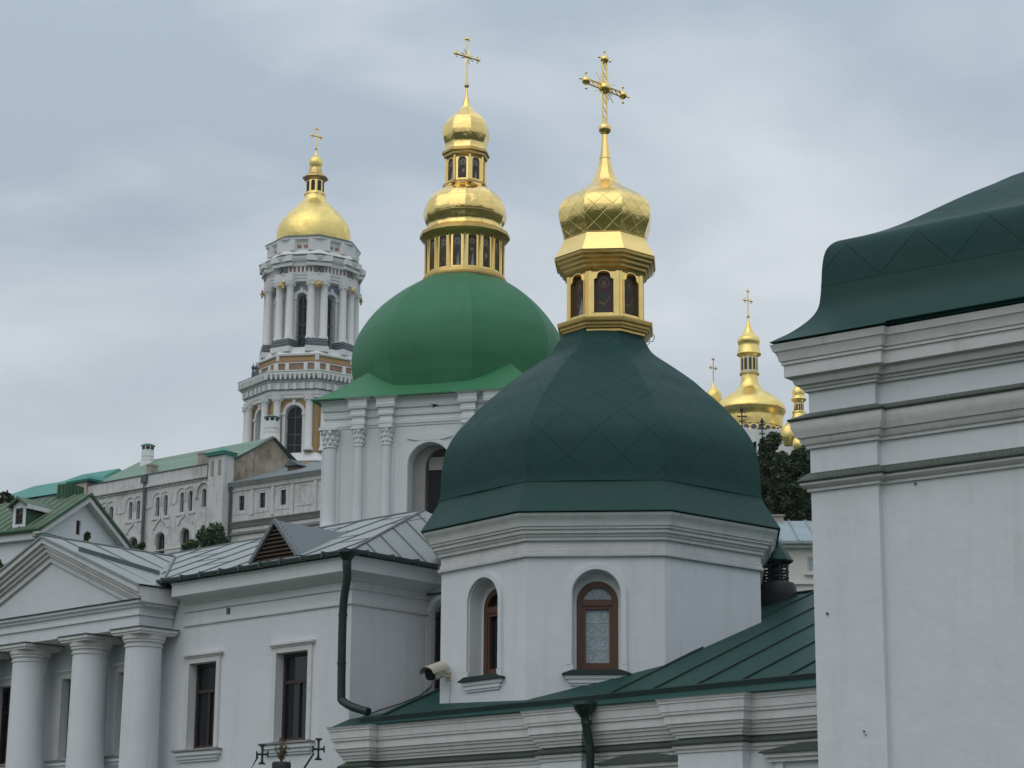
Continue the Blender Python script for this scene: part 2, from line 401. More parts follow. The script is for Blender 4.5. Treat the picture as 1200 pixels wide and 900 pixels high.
# ------------------------------------------------------------ shared builders
def ellipse(cs, cz, rs, rz, n=14, a0=0, a1=360):
    return [(cs + rs * math.cos(math.radians(a0 + (a1 - a0) * k / n)), cz + rz * math.sin(math.radians(a0 + (a1 - a0) * k / n))) for k in range(n + (0 if a1 - a0 == 360 else 1))]
def icon(fr, s0, s1, z0, z1, d, kind, parent, shape='arch', bg=0):
    """a painted saint in an arched panel: figure, robe, head and halo as thin painted shapes"""
    m = MB(); w = s1 - s0; h = z1 - z0; c = (s0 + s1) / 2
    if shape == 'ogee':
        o = [(s0, z0), (s1, z0), (s1, z0 + h * .80), (c + w * .36, z0 + h * .83), (c + w * .33, z0 + h * .90)]
        o += [(c + w * .33 * math.cos(a), z0 + h * .90 + h * .10 * math.sin(a)) for a in (.5, .9, 1.3, PI - 1.3, PI - .9, PI - .5)]
        o += [(c - w * .33, z0 + h * .90), (c - w * .36, z0 + h * .83), (s0, z0 + h * .80)]
    else: o = arch(s0, s1, z0, z1, 12)
    m.prism(fr, o, d - .02, d, bg)
    rb = 1 if kind % 2 else 2; rb2 = 2 if kind % 2 else 1
    hz = z0 + h * .74; hr = w * .15; lean = (-.04, .03, .0, .05)[kind % 4] * w
    if kind == 7: c2 = c; 
    e_ = .002
    m.prism(fr, [(c - w * .42, z0 + h * .01), (c + w * .40, z0 + h * .01), (c + w * .42, z0 + h * .42), (c + w * .28, z0 + h * .58), (c + lean + w * .10, z0 + h * .64), (c + lean - w * .10, z0 + h * .64), (c - w * .32, z0 + h * .57), (c - w * .44, z0 + h * .35)], d, d + e_, rb)
    m.prism(fr, ellipse(c + lean, hz, w * .27, w * .27), d, d + 1.5 * e_, 7 if shape == 'ogee' else 4)
    m.prism(fr, ellipse(c + lean, hz, w * .22, w * .22), d, d + 2 * e_, bg)
    m.prism(fr, ellipse(c + lean, hz - w * .03, hr, hr * 1.35), d, d + 2.5 * e_, rb2 if kind == 7 else 0)
    m.prism(fr, ellipse(c + lean, hz - w * .04, hr * .72, hr * 1.0), d, d + 3 * e_, 3)
    m.prism(fr, [(c - w * .30, z0 + h * .02), (c + w * .06, z0 + h * .02), (c + w * .20, z0 + h * .50), (c - w * .18, z0 + h * .54)], d, d + 1.7 * e_, rb2)
    m.prism(fr, [(c - w * .26, z0 + h * .27), (c + w * .02, z0 + h * .20), (c + w * .34, z0 + h * .40), (c + w * .30, z0 + h * .43), (c + w * .02, z0 + h * .25), (c - w * .24, z0 + h * .31)], d, d + 3 * e_, 3)
    if kind % 3 == 0 and shape != 'ogee': m.prism(fr, rect(c - w * .02, c + w * .26, z0 + h * .30, z0 + h * .42), d, d + 3.5 * e_, 5)
    if kind % 3 == 1: m.prism(fr, [(c - w * .12, z0 + h * .02), (c + w * .24, z0 + h * .02), (c + w * .12, z0 + h * .44)], d, d + 3.2 * e_, 5)
    if kind == 7:   # a smaller child figure held in front
        m.prism(fr, ellipse(c, z0 + h * .50, w * .16, w * .16), d, d + 4 * e_, 4); m.prism(fr, ellipse(c, z0 + h * .50, w * .10, w * .12), d, d + 4.5 * e_, 3)
    return m.build('icon', ICM, parent)
def ortho_cross(name, parent, base, h, arm, ang, r, m_=GOLF, balls=0, rays=False):
    """thin latin cross with trefoil tips; base = foot point, ang = plan direction of the arms"""
    m = MB(); b = Vector(base); a = Vector((math.cos(ang), math.sin(ang), 0)); up = Vector((0, 0, 1)); cz = h * .62
    m.tube([b, b + up * h], r, 6); m.tube([b + up * cz - a * arm, b + up * cz + a * arm], r, 6)
    for e, d in ((b + up * h, up), (b + up * cz + a * arm, a), (b + up * cz - a * arm, -a)):
        m.ball(e, r * 2.0, 8)
        sd_ = up if abs(d.z) < .5 else a
        for q in (d, sd_, -sd_): m.ball(e + q * r * 3.0 - d * r * .6, r * 1.4, 6)
    if rays:
        for k in range(8):
            t = (k + .5) * PI / 4; dd = a * math.cos(t) + up * math.sin(t)
            m.tube([b + up * cz, b + up * cz + dd * arm * .6], r * .5, 4)
        m.ball(b + up * cz, r * 2.2, 8)
    return m.build(name, m_, parent)
def simple_window(parent, fr, s0, s1, z0, z1, d, frame_m, glass_m, fw=.05, arched=False, mull=True, transom=None, name='window'):
    """wooden frame in an opening; pane is its child. d = plane of the glass"""
    m = MB(); n = 12
    if arched:
        m.ring(fr, archopen(s0 + fw, s1 - fw, z0 + fw, z1 - fw, n), archopen(s0, s1, z0, z1, n), d - .02, d + .04)
    else:
        m.box(fr, s0, s0 + fw, z0, z1, d - .02, d + .04); m.box(fr, s1 - fw, s1, z0, z1, d - .02, d + .04); m.box(fr, s0 + fw, s1 - fw, z1 - fw, z1, d - .02, d + .04)
    m.box(fr, s0 + fw, s1 - fw, z0, z0 + fw, d - .02, d + .038)
    if transom: m.box(fr, s0 + fw, s1 - fw, transom - fw * .5, transom + fw * .5, d - .018, d + .036)
    if mull: m.box(fr, (s0 + s1) / 2 - fw * .4, (s0 + s1) / 2 + fw * .4, z0 + fw, (transom or z1) - fw * .5, d - .016, d + .034)
    o = m.build(name, frame_m, parent)
    g = MB(); g.face([fr.p(*q, d) for q in (arch(s0 + .01, s1 - .01, z0 + .01, z1 - .01) if arched else rect(s0 + .01, s1 - .01, z0 + .01, z1 - .01))])
    g.build('pane', glass_m, o)
    return o
# ============================================================ ground
def terrain(x, y):
    if y < -35: return min(34, (-35 - y) * .20)          # the far side of the ravine, behind the viewer
    t = max(0, min(y, 420) - 52)
    return .185 * t * (1 if t > 12 else t / 12) - (y > 420) * min(40, (y - 420) * .03)
m = MB()
xs = [-3000, -1200, -500, -250, -120, -60, -30, 0, 30, 60, 120, 250, 500, 1200, 3000]
ys = [-3000, -900, -300, -205, -100, -35, 0, 20, 40, 52, 58, 64, 75, 90, 120, 160, 200, 260, 330, 400, 420, 600, 1000, 2000, 5000]
m.grid([[(x, y, terrain(x, y)) for x in xs] for y in ys])
tag(m.build('ground', GRS), kind='structure')

# ============================================================ right: tall white tower-like corner with flared green roof
T = Fr(*at(950, 560, 22).xy, 37)
def tower_right():
    t = thing('white_church_block', 'tall white church corner with deep cornices and dark green flared roof along the right edge', 'church', (T.x, T.y, 0))
    W = 9.0; PW, PD = T.hit(1029, 565, 0)[0], .07
    def z(py, o, px=1029): return T.hit(px, py, o)[1]
    # plan: pilaster strip at the corner, then wall set back
    back = T.xy(0, -W); 
    path = [T.xy(0, -W), T.xy(0, 0), T.xy(PW, 0), T.xy(PW + .004, -PD), T.xy(W, -PD)]
    zt = z(383, .20)
    m = MB(); m.sweep(path[::1], [(0, 0), (0, z(388, 0))], caps=False)
    m.sweep([T.xy(W, -PD), T.xy(W, -W), T.xy(0, -W)], [(0, 0), (0, zt)], caps=False)
    m.build('wall', PL, t)
    def corn(name, rows, mt, par=t):
        m = MB(); m.sweep(path, [(o, z(py, o)) for o, py in rows], caps=True); return m.build(name, mt, par)
    corn('cornice', [(-.02, 568), (.03, 566), (.03, 562.5), (.055, 561), (.085, 557), (.085, 554), (-.02, 554)], PLT)
    corn('flashing', [(-.02, 553.7), (.105, 553.4), (.11, 551.8), (0.02, 544), (-.02, 544)], LEDG)
    corn('cornice', [(-.02, 516), (.03, 514.5), (.035, 510), (.05, 509.6), (.075, 505), (.08, 501), (.10, 500.4), (.12, 494), (.14, 488), (.145, 482), (.145, 479), (-.02, 479)], PLT)
    corn('flashing', [(-.02, 478.6), (.165, 478.2), (.17, 476.4), (.02, 472), (-.02, 472)], LEDG)
    corn('cornice', [(-.02, 447), (.035, 446), (.04, 442), (.06, 441.4), (.065, 437.5), (.10, 436.5), (.115, 432), (.125, 427.5), (.17, 425.6), (.18, 424.5), (.18, 410), (.20, 409.2), (.20, 405.5), (.215, 404.6), (.225, 399), (.245, 393), (.26, 391.5), (.275, 385), (.285, 382.5), (-.3, 382.5)], PLT)
    # thin bird spikes standing on the two flashings
    m = MB(); rnd = random.Random(3)
    for (o, py) in ((.135, 476.5), (.085, 551.8)):
        zz = z(py, o)
        s = -o
        while s < 2.6:
            d = o - (PD if s > PW + o else 0)
            a = T.p(s, zz, d); b = T.p(s + rnd.uniform(-.012, .012), zz + rnd.uniform(.035, .06), d + rnd.uniform(-.01, .02))
            m.tube([a, b], .0011, 3, cap=False); s += .022
    tag(m.build('bird_spikes', WIRE, t, merge=False), kind='stuff')
    # roof: the photographed hip outline, read off a vertical plane through the corner
    hd = Fr(T.x, T.y, 0); dv = (T.u - T.n).normalized(); hd.u = dv; hd.n = Vector((dv.y, -dv.x))
    out = [(901, 401.5), (912, 396.5), (925, 390.5), (940, 381), (952, 371), (959, 360), (961.5, 346), (962.5, 330), (963.5, 312), (966, 298), (971, 289), (980, 283), (993, 280), (1012, 276), (1035, 270), (1062, 260), (1095, 245), (1130, 229), (1165, 215), (1200, 201)]
    pr = [hd.hit(*q) for q in out]; pr = [(a / math.sqrt(2), zz) for a, zz in pr]
    pr += [(pr[-1][0] + .5 * k, pr[-1][1] + .21 * k) for k in range(1, 6)]
    pr = [pr[0]] + catmull(pr, 3)
    m = MB()
    rows = []
    for k, (i, zz) in enumerate(pr):
        st = PD if k < 3 else 0
        inn = min(i, 3.6)
        rows.append([T.p(i, zz, -W + i), T.p(i, zz, -i), T.p(max(PW - i, i + .3) if k < 3 else max(PW, i) + .3, zz, -i), T.p((PW - i + .004) if k < 3 else max(PW, i) + .34, zz - (.0), -i - st), T.p(W - i, zz, -i - st), T.p(W - i, zz, -W + i)])
    arc = [0]
    for k in range(1, len(pr)): arc.append(arc[-1] + math.hypot(pr[k][0] - pr[k - 1][0], pr[k][1] - pr[k - 1][1]))
    su = [[-W, 0, PW, PW, W, 2 * W]] * len(pr)
    ss = [[-(W - 2 * max(i, 0)), 0, PW, PW, W - 2 * i, 2 * W] for i, _ in pr]
    def uvs(a, b):
        f = lambda k, c: (((rows[k][c] - rows[k][1]).length if c > 0 else -(rows[k][1] - rows[k][0]).length) + pr[k][0], arc[k])
        c = (b + 1) % 6
        return [f(a, b), f(a, c), f(a + 1, c), f(a + 1, b)]
    kk = next(k for k, q in enumerate(pr) if q[1] > pr[0][1] + .62)
    m.grid(rows[:kk + 1], 1, lambda a, b: uvs(a, b), False); m.grid(rows[kk:], 0, lambda a, b: uvs(a + kk, b), False); m.face(rows[-1])
    m.face([rows[0][0], rows[0][1], rows[0][2], rows[0][3], rows[0][4], rows[0][5]])
    o = m.build('roof', [GDK, GDP], t, 28)
    m = MB(); r_ = rows[kk]; m.tube([r_[0], r_[1], r_[4]], .005, 5); m.build('seam_band', GDP, o)
    # small plaster patch and nail marks
    for px, py, r in ((1073, 567, .012), (970, 719, .012), (1013, 857, .009), (1015, 861, .006)):
        s, zz = T.hit(px, py, -PD if px > 1030 else 0); d = -PD if px > 1030 else 0
        m = MB(); m.tube([T.p(s, zz, d), T.p(s, zz, d + .02)], r, 8); m.build('wall_hook', GRD, t)
tower_right()

# ============================================================ centre: octagonal chapel with its lower wing
OC = at(706, 500, 34.4); OX, OY = OC.x, OC.y
YAW = -5
OR_ = 189 / .965 / F * 34.8             # circumradius of the wall
def ov(k, r):                            # octagon corner k (0 = between left face and front face)
    a = math.radians(YAW - 22.5 + 45 * k); return (OX + r * math.sin(a), OY - r * math.cos(a))
Bx, By = ov(0, OR_)
def face_frame(cx, cy, theta, apo, half=0):
    """frame on the facet whose normal points theta degrees right of -Y; s=0 at the facet centre"""
    a = math.radians(theta); return Fr(cx + apo * math.sin(a), cy - apo * math.cos(a), -theta)
Lw = Fr(Bx, By, 43); Lw = Lw.at(0, .30)  # plane of the wing wall
def chapel():
    t = thing('octagonal_chapel', 'white eight-sided chapel with dark green dome and golden onion lantern, nearest in the centre', 'chapel', (OX, OY, 0))
    apo = OR_ * math.cos(PI / 8); hw = OR_ * math.sin(PI / 8)
    zb = zfor(Bx, By, 651)
    # walls, one openable facet each
    m = MB(); wins = []
    FF = face_frame(OX, OY, YAW, apo); FL = face_frame(OX, OY, YAW - 45, apo)
    s0, zt = FF.hit(671, 668.5, 0); s1, _ = FF.hit(727, 668.5, 0); zs = FF.hit(697, 787, 0)[1]
    c = (s0 + s1) / 2; w2 = (s1 - s0) / 2
    for k in range(8):
        fr = face_frame(OX, OY, YAW + 45 * k, apo); hs = []
        if k in (0, 7):
            cc = c if k == 0 else FL.hit(569, 740)[0] - .03
            hs = [arch(cc - w2, cc + w2, zs, zt, 20)]; wins.append((fr, cc))
        m.wall(fr, rect(-hw, hw, 3.2, zb + .5), hs, 0, .26)
    m.build('wall', PL, t)
    for fr, cc in wins:
        ww, z0, z1 = w2 - .055, zs + .02, zt - .135
        # set-back inner jamb
        m = MB(); m.ring(fr, archopen(cc - ww, cc + ww, zs, z1, 20), archopen(cc - w2 - .01, cc + w2 + .01, zs, zt + .01, 20), -.30, -.24); m.build('jamb', PL, t)
        zz1 = FF.hit(697, 706.5, -.25)[1]
        o = MB(); fw = .075; A = (cc - ww + .0, cc + ww, z0, z1)
        o.ring(fr, archopen(A[0] + fw, A[1] - fw, z0, z1 - fw, 20), archopen(A[0] - .01, A[1] + .01, z0, z1 + .01, 20), -.32, -.235)
        o.box(fr, A[0] + fw, A[1] - fw, z0, z0 + fw * 1.1, -.32, -.24); o.box(fr, A[0] + fw, A[1] - fw, zz1 - .045, zz1 + .045, -.32, -.228)
        for q in (-1, 1):   # casement stiles
            o.box(fr, cc + q * (ww - fw) - (.045 if q > 0 else 0), cc + q * (ww - fw) + (0 if q > 0 else .045), z0 + fw * 1.1, zz1 - .045, -.31, -.246)
        o.box(fr, A[0] + fw + .045, A[1] - fw - .045, z0 + fw * 1.1, z0 + fw * 1.1 + .05, -.31, -.246); o.box(fr, A[0] + fw + .045, A[1] - fw - .045, zz1 - .095, zz1 - .045, -.31, -.246)
        wo = o.build('window', WOOD, t)
        front = fr is wins[0][0] if False else abs(fr.a - 5) < 1
        g = MB(); g.face([fr.p(*q, -.30) for q in arch(A[0] + .02, A[1] - .02, z0 + .02, z1 - .02)]); g.build('pane', GLL if front else GLD, wo)
        # ornamental grille behind/in front of the glass
        g = MB(); ga = A[0] + fw + .045; gb = A[1] - fw - .045; g0 = z0 + fw * 1.1 + .05; g1 = zz1 - .095; D = -.292
        g.tube([fr.p(cc, g0, D), fr.p(cc, g1, D)], .005, 5); g.tube([fr.p(cc, zz1, D), fr.p(cc, z1 - fw, D)], .005, 5)
        nrow = 4; hh = (g1 - g0) / nrow
        for r in range(nrow):
            if r: g.tube([fr.p(ga, g0 + r * hh, D), fr.p(gb, g0 + r * hh, D)], .003, 4)
            for q in (-1, 1):
                mid = cc + q * (gb - ga) / 4; rr = (gb - ga) / 4 * .8
                g.tube([fr.p(mid + rr * math.cos(x) * (1 - x * .10), g0 + (r + .5) * hh + (hh / 2) * .85 * math.sin(x) * (1 - x * .10), D) for x in [i * .42 for i in range(20)]], .004, 4)
        for x in range(1, 6):
            aa = PI * x / 6; g.tube([fr.p(cc, zz1 + .05, D), fr.p(cc + (ww - fw) * math.cos(aa), zz1 + .05 + (ww - fw) * .9 * math.sin(aa), D)], .0035, 4)
        g.build('grille', LACE if front else IRON, wo)
        m = MB(); e = .085
        m.ring(fr, archopen(cc - w2 - .012, cc + w2 + .012, zs + .10, zt + .012, 24), archopen(cc - w2 - e, cc + w2 + e, zs + .10, zt + e, 24), -.01, .045)
        m.ring(fr, archopen(cc - w2 - e - .0, cc + w2 + e, zs + .10, zt + e, 24), archopen(cc - w2 - e - .02, cc + w2 + e + .02, zs + .10, zt + e + .02, 24), -.01, .012)
        for q in (-1, 1): m.box(fr, cc + q * (w2 + e / 2) - e * .62, cc + q * (w2 + e / 2) + e * .62, zs - .015, zs + .10, -.01, .04)
        m.build('window_surround', PL, t)
        m = MB(); sw = w2 + .15
        m.prism(Fr(*fr.xy(cc), fr.a + 0), [(-sw, zs - .05), (sw, zs - .05), (sw, zs - .032), (w2, zs + .02), (-w2, zs + .02), (-sw, zs - .032)], -.27, .10); so_ = m.build('sill', GPIPE, t)
        m = MB(); m.box(fr, cc - sw + .05, cc + sw - .05, zs - .105, zs - .052, -.01, .065); m.box(fr, cc - sw + .09, cc + sw - .09, zs - .165, zs - .105, -.01, .045); m.box(fr, cc - sw + .12, cc + sw - .12, zs - .20, zs - .165, -.01, .025)
        m.build('sill_moulding', PL, so_)
    # cornice round the octagon
    rows = [(0, 653), (.055, 652), (.06, 649), (.03, 648.4), (.03, 644.5), (.012, 644), (.012, 634), (.06, 633.4), (.065, 629.5), (.085, 629), (.10, 625.5), (.13, 625), (.135, 620.5), (.165, 620), (.17, 617), (.19, 616.6), (.20, 613.5), (.22, 609), (.255, 605.5), (.27, 604)]
    pr = []
    for o, py in rows:
        r = OR_ + o / math.cos(PI / 8); x, y = ov(0, r); pr.append((r, zfor(x, y, py)))
    m = MB(); m.lathe(OX, OY, pr + [(pr[-1][0] + .01, pr[-1][1] + .035), (OR_ - .3, pr[-1][1] + .05)], 8, YAW, smooth=False); m.build('cornice', PLT, t)
    m = MB(); rr = OR_ + .055; zz = pr[2][1]; rnd = random.Random(5)
    for k in (-1, 0, 1):
        a = Vector(ov(k, rr)); b = Vector(ov(k + 1, rr)); n = int((b - a).length / .02)
        for j in range(n):
            if rnd.random() < (.35 if k < 0 else .1): continue
            q = a.lerp(b, j / n); m.tube([(q.x, q.y, zz), (q.x, q.y, zz + rnd.uniform(.05, .11))], .0012, 3, cap=False)
    tag(m.build('bird_spikes', WIRE, t, merge=False), kind='stuff')
    # green dome
    P = [(213, 624), (205, 612), (198, 601), (192.5, 591), (190.5, 580), (190, 567), (188.5, 552), (184.5, 534), (174, 516), (162, 503), (142, 483), (125, 469), (110, 456), (85, 438), (62.5, 421.5), (54, 408), (47.5, 398), (45, 388)]
    pr = axprof(OX, OY, P, 1 / .965, lambda py: max(0, min(.3, (py - 430) / 130 * .3)))
    pr = [pr[0]] + catmull(pr, 4)[1:]
    a = [(pr[0][0] - .35, pr[0][1] - .012), (pr[0][0], pr[0][1] - .012)]
    ksk = next(i for i, q in enumerate(pr) if q[1] > zfor(OX, OY - .8, 591))
    m = MB(); m.lathe(OX, OY, pr[ksk:], 8, YAW, sub=4, bulge=.10); d = m.build('dome', GDK, t, 20)
    m = MB(); m.lathe(OX, OY, a + pr[:ksk + 1], 8, YAW); m.build('eave_skirt', GDP, d, 20)
    m = MB(); r = pr[ksk][0] + .006; z = pr[ksk][1]
    m.lathe(OX, OY, [(r - .01, z - .008), (r + .002, z - .006), (r + .002, z + .006), (r - .02, z + .008)], 8, YAW, smooth=False); m.build('seam_band', GDP, d)
    # golden lantern (its axis stands a hand's breadth right of the dome's)
    OX_ = OX + .055
    f = 1 / .965
    m = MB()
    m.lathe(OX_, OY, axprof(OX_, OY, [(44, 403), (49, 400), (49, 397.5), (51.5, 396.5), (52, 394), (54, 393.5), (54.5, 390.5), (57, 390), (57.8, 387), (57.8, 385), (47, 383.5), (45, 383.5)], f), 8, YAW, smooth=False)
    base = m.build('lantern', GOLD_OLD, t)
    m = MB(); zl, zh = zfor(OX_, OY, 385), zfor(OX_, OY, 326); rd = 45.2 * f * 35 / F * 1.02; ap = rd * math.cos(PI / 8); hwd = rd * math.sin(PI / 8)
    bpts = []
    for k in range(8):
        fr = face_frame(OX_, OY, YAW + 45 * k, ap)
        q = .155; z0, z1 = zl + .10, zh - .06; h_ = z1 - z0; w = 2 * q
        c = 0
        loop = [(-q, z0), (q, z0), (q, z0 + h_ * .80), (w * .36, z0 + h_ * .83), (w * .33, z0 + h_ * .90)] + [(w * .33 * math.cos(a_), z0 + h_ * .90 + h_ * .10 * math.sin(a_)) for a_ in (.5, .9, 1.3, PI - 1.3, PI - .9, PI - .5)] + [(-w * .33, z0 + h_ * .90), (-w * .36, z0 + h_ * .83), (-q, z0 + h_ * .80)]
        m.wall(fr, rect(-hwd, hwd, zl - .1, zh + .3), [loop], 0, .07)
        lo = loop[1:] + loop[:1]
        lo2 = [(x * 1.13, z0 - .0 + (zz - z0) * 1.018 if zz > z0 + .01 else zz) for x, zz in lo]
        m.ring(fr, lo, lo2, -.005, .022)
        m.box(fr, -hwd, -hwd + .055, zl - .05, zh + .1, 0, .014); m.box(fr, hwd - .055, hwd, zl - .05, zh + .1, 0, .014)
        if k in (7, 0, 1): icon(fr, -q - .01, q + .01, z0 - .01, z1 + .01, -.055, {7: 4, 0: 6, 1: 5}[k], base, 'ogee')
    m.build('drum', GOLF, base)
    m = MB()
    m.lathe(OX_, OY, axprof(OX_, OY, [(43, 332), (46, 330), (47, 327.5), (50, 325.5), (50.5, 323), (53.5, 321), (54, 318.5), (57, 316.5), (57.5, 314), (60.5, 312.5), (61, 309.5), (58, 308)], f), 8, YAW, smooth=False); m.build('cornice', GOLD_OLD, base)
    FL_ = axprof(OX_, OY, [(60.5, 308.3), (57.5, 303), (54, 297), (51, 291), (48.6, 285)], f); FL_ = catmull(FL_, 4)
    m = MB(); m.lathe(OX_, OY, FL_, 8, YAW, sub=1); m.build('flared_skirt', GOLF, base, 20)
    m = MB(); r, z = FL_[-1]; m.lathe(OX_, OY, [(r - .01, z - .01), (r + .012, z - .006), (r + .012, z + .006), (r - .01, z + .01)], 8, YAW, smooth=False); m.build('trim_band', GOLD_OLD, base)
    on = catmull(axprof(OX_, OY, [(48, 285), (50.5, 276.5), (53.8, 267), (55.4, 258.5), (55.2, 252), (53.2, 245.5), (49, 239.5), (42.5, 233.5), (33.5, 227.8), (24.5, 222.3), (18, 217), (14, 212)], f), 6)
    m = MB(); m.lathe(OX_, OY, on, 8, YAW, sub=3); od = m.build('onion_dome', GOLD, t, 12)
    m = MB(); m.lathe(OX_, OY, catmull(axprof(OX_, OY, [(14.2, 212.5), (11.3, 206), (8.8, 199), (7.0, 190.5), (5.6, 182), (4.4, 171), (3.4, 158)], f), 4), 8, YAW); m.build('spire', GOLF, od, 30)
    for py, h in ((213, 14.2), (186, 6.5)):
        m = MB(); (r, z), = axprof(OX_, OY, [(h, py)], f); m.lathe(OX_, OY, [(r - .02, z - .015), (r + .004, z - .01), (r + .004, z + .01), (r - .02, z + .015)], 8, YAW, smooth=False); m.build('spire_band', GOLF, od)
    # openwork cross with balls and rays
    px = 35.5 / F
    zc = lambda py: zfor(OX_, OY, py)
    m = MB(); m.ball((OX_, OY, zc(151)), 7.7 * px, 24); cr = m.build('cross', GOLF, t)
    A = Vector((math.cos(math.radians(45)), math.sin(math.radians(45)), 0)); UPv = Vector((0, 0, 1)); NV = A.cross(UPv)
    O = Vector((OX_, OY, zc(103))); wr = .012
    m = MB()
    def lattice(p, q, side, hw_):
        for s_ in (-1, 1): m.tube([p + side * s_ * hw_, q + side * s_ * hw_], wr, 6)
        n = max(3, int((q - p).length / (hw_ * 2.6)))
        for j in range(n):
            a_ = p.lerp(q, j / n); b_ = p.lerp(q, (j + 1) / n); s_ = 1 if j % 2 else -1
            m.tube([a_ + side * s_ * hw_, b_ - side * s_ * hw_], wr * .7, 5); m.tube([a_ - side * s_ * hw_, b_ + side * s_ * hw_], wr * .7, 5)
    lattice(Vector((OX_, OY, zc(144))), Vector((OX_, OY, zc(73))), A, .055)
    arm = 22.6 * px / math.cos(math.radians(45)) * 1.03
    for q in (-1, 1): lattice(O, O + A * q * arm, UPv, .042)
    for j in range(20):
        th = 2 * PI * (j + .5) / 20; dd = A * math.cos(th) + UPv * math.sin(th)
        m.tube([O + dd * .06, O + dd * (.30 if j % 2 else .22)], [.010, .004], 5)
    m.build('openwork', GOLF, cr)
    m = MB(); m.ball(O, .10, 18); m.build('cross_ball', GOLF, cr)
    tips = [(O + A * arm, A), (O - A * arm, -A), (Vector((OX_, OY, zc(69.5))), UPv)]
    for c_, dd in tips:
        m = MB(); m.ball(c_, .072, 16); sdv = UPv if abs(dd.z) < .5 else A
        for v in (dd, sdv, -sdv): m.tube([c_, c_ + v * .135], .006, 5); m.ball(c_ + v * .135, .021, 8)
        m.build('cross_ball', GOLF, cr)
    # loose cable on the right of the lantern
    def cab(pts): m = MB(); m.tube([at(x, y, Y) for x, y, Y in pts], .008, 5); m.build('lightning_cable', WIRE, t)
    cab([(767, 312, 34.3), (767, 318, 34.3), (765, 323, 34.2), (759, 326, 34.2), (754, 329, 34.2)])
    cab([(760, 377, 34.2), (760, 390, 34.2), (761, 402, 34.1), (759, 404, 34.1)]); cab([(766, 392, 34.2), (767, 395, 34.2), (765, 400, 34.2), (760, 400, 34.2)])

    # ---------------- lower wing with its sloping green roof
    f = Lw; o = .25
    ze = (f.hit(388, 851, o)[1] + f.hit(625, 833, o)[1]) / 2
    sl = f.hit(388, 851, o)[0] + o; sr = sl + 16
    TAN = math.tan(math.radians(22))
    rs, rz, Rg = 0, 0, 3
    for Rq in [x * .05 for x in range(20, 200)]:      # ridge: where the roof plane meets the line of sight at the right edge
        if ze + TAN * Rq <= f.hit(955, 693, o - Rq)[1]: Rg = Rq
    Rg = min(Rg, 6.8); print('wing ze', ze, 'ridge run', Rg, 'sl', sl)
    # the roof, with holes nothing needs: it simply runs under the octagon
    m = MB()
    k0 = f.p(sl - o, ze, o)
    m.prism(Fr(*f.xy(0), f.a), [(sl - o, 0), (sr, 0)], 0, 0) if False else None
    a, b, c_, d_ = f.p(sl - o, ze, o), f.p(sr, ze, o), f.p(sr, ze + TAN * Rg, o - Rg), f.p(sl - o + .0, ze + TAN * Rg, o - Rg)
    e_, g_ = f.p(sr, ze, o - 2 * Rg), f.p(sl - o, ze, o - 2 * Rg)
    lc = f.p(sl + .27, ze + TAN * 2.3, o - 2.3)
    # the roof stops against the end wall of the portico building: left edge follows it
    m.face([a, b, c_, f.p(sl + .32, ze + TAN * Rg, o - Rg), f.p(sl + .32, ze + TAN * (o + .3), -.3), f.p(sl - o + .02, ze + TAN * (o + .12), -.12)])
    m.face([c_, e_, f.p(sl + .32, ze, o - 2 * Rg), f.p(sl + .32, ze + TAN * Rg, o - Rg)])
    m.face([f.p(sl - o, ze - .015, o), f.p(sr, ze - .015, o), f.p(sr, ze - .015, -.2), f.p(sl - o, ze - .015, -.2)])
    m.face([f.p(sl - o, ze - .015, o), f.p(sr, ze - .015, o), b, a])
    rf = m.build('wing_roof', GDP, t)
    m = MB()
    def rp_(s, q, h=0): return f.p(s, ze + TAN * q + h, o - q)     # point on the roof, q metres up from the eave
    def seam(s, q0, q1):
        w_ = .012
        A_ = [rp_(s - w_, q0, .002), rp_(s + w_, q0, .002), rp_(s + w_, q0, .028), rp_(s - w_, q0, .028)]
        B_ = [rp_(s - w_, q1, .002), rp_(s + w_, q1, .002), rp_(s + w_, q1, .028), rp_(s - w_, q1, .028)]
        m.face(A_); m.face(B_)
        for j in range(4): m.face([A_[j], A_[(j + 1) % 4], B_[(j + 1) % 4], B_[j]])
    s = sl + .5
    while s < sr - .3:
        if not -2.7 < s < 1.0: seam(s, .42 if s > 0 else .30, Rg - .02)
        s += .74
    # ridge roll
    m.tube([rp_(sl + .35, Rg, .01), rp_(sr, Rg, .01)], .03, 8)
    m.build('standing_seam', GPIPE, rf)
    # raised box gutter lying on the roof
    m = MB()
    path = [(sl - .05 + .35, .07), (0.2, .16), (1.05, .17), (1.3, .20), (5.0, .33), (9, .40)]
    for j in range(len(path) - 1):
        (s0_, q0), (s1_, q1) = path[j], path[j + 1]
        A_ = [rp_(s0_, q0, .0), rp_(s0_, q0 - .01, .075), rp_(s0_, q0 + .015, .08), rp_(s0_, q0 + .03, .0)]
        B_ = [rp_(s1_, q1, .0), rp_(s1_, q1 - .01, .075), rp_(s1_, q1 + .015, .08), rp_(s1_, q1 + .03, .0)]
        for k in range(4): m.face([A_[k], A_[(k + 1) % 4], B_[(k + 1) % 4], B_[k]])
        if j == 0: m.face(A_)
    m.build('gutter', GPIPE, rf)
    # wing wall with pilaster strips and cornice that breaks forward over them
    pl = []
    def sat(px, py=880): return f.hit(px, py, .12)[0]
    brk = [(sl, sat(436, 870)), (sat(637, 860), sat(684, 860)), (sat(797, 850), sat(872, 850)), (sat(872, 850) + 1.6, sat(872, 850) + 2.2)]
    pth = [f.xy(sl, -6)]; bd = .17
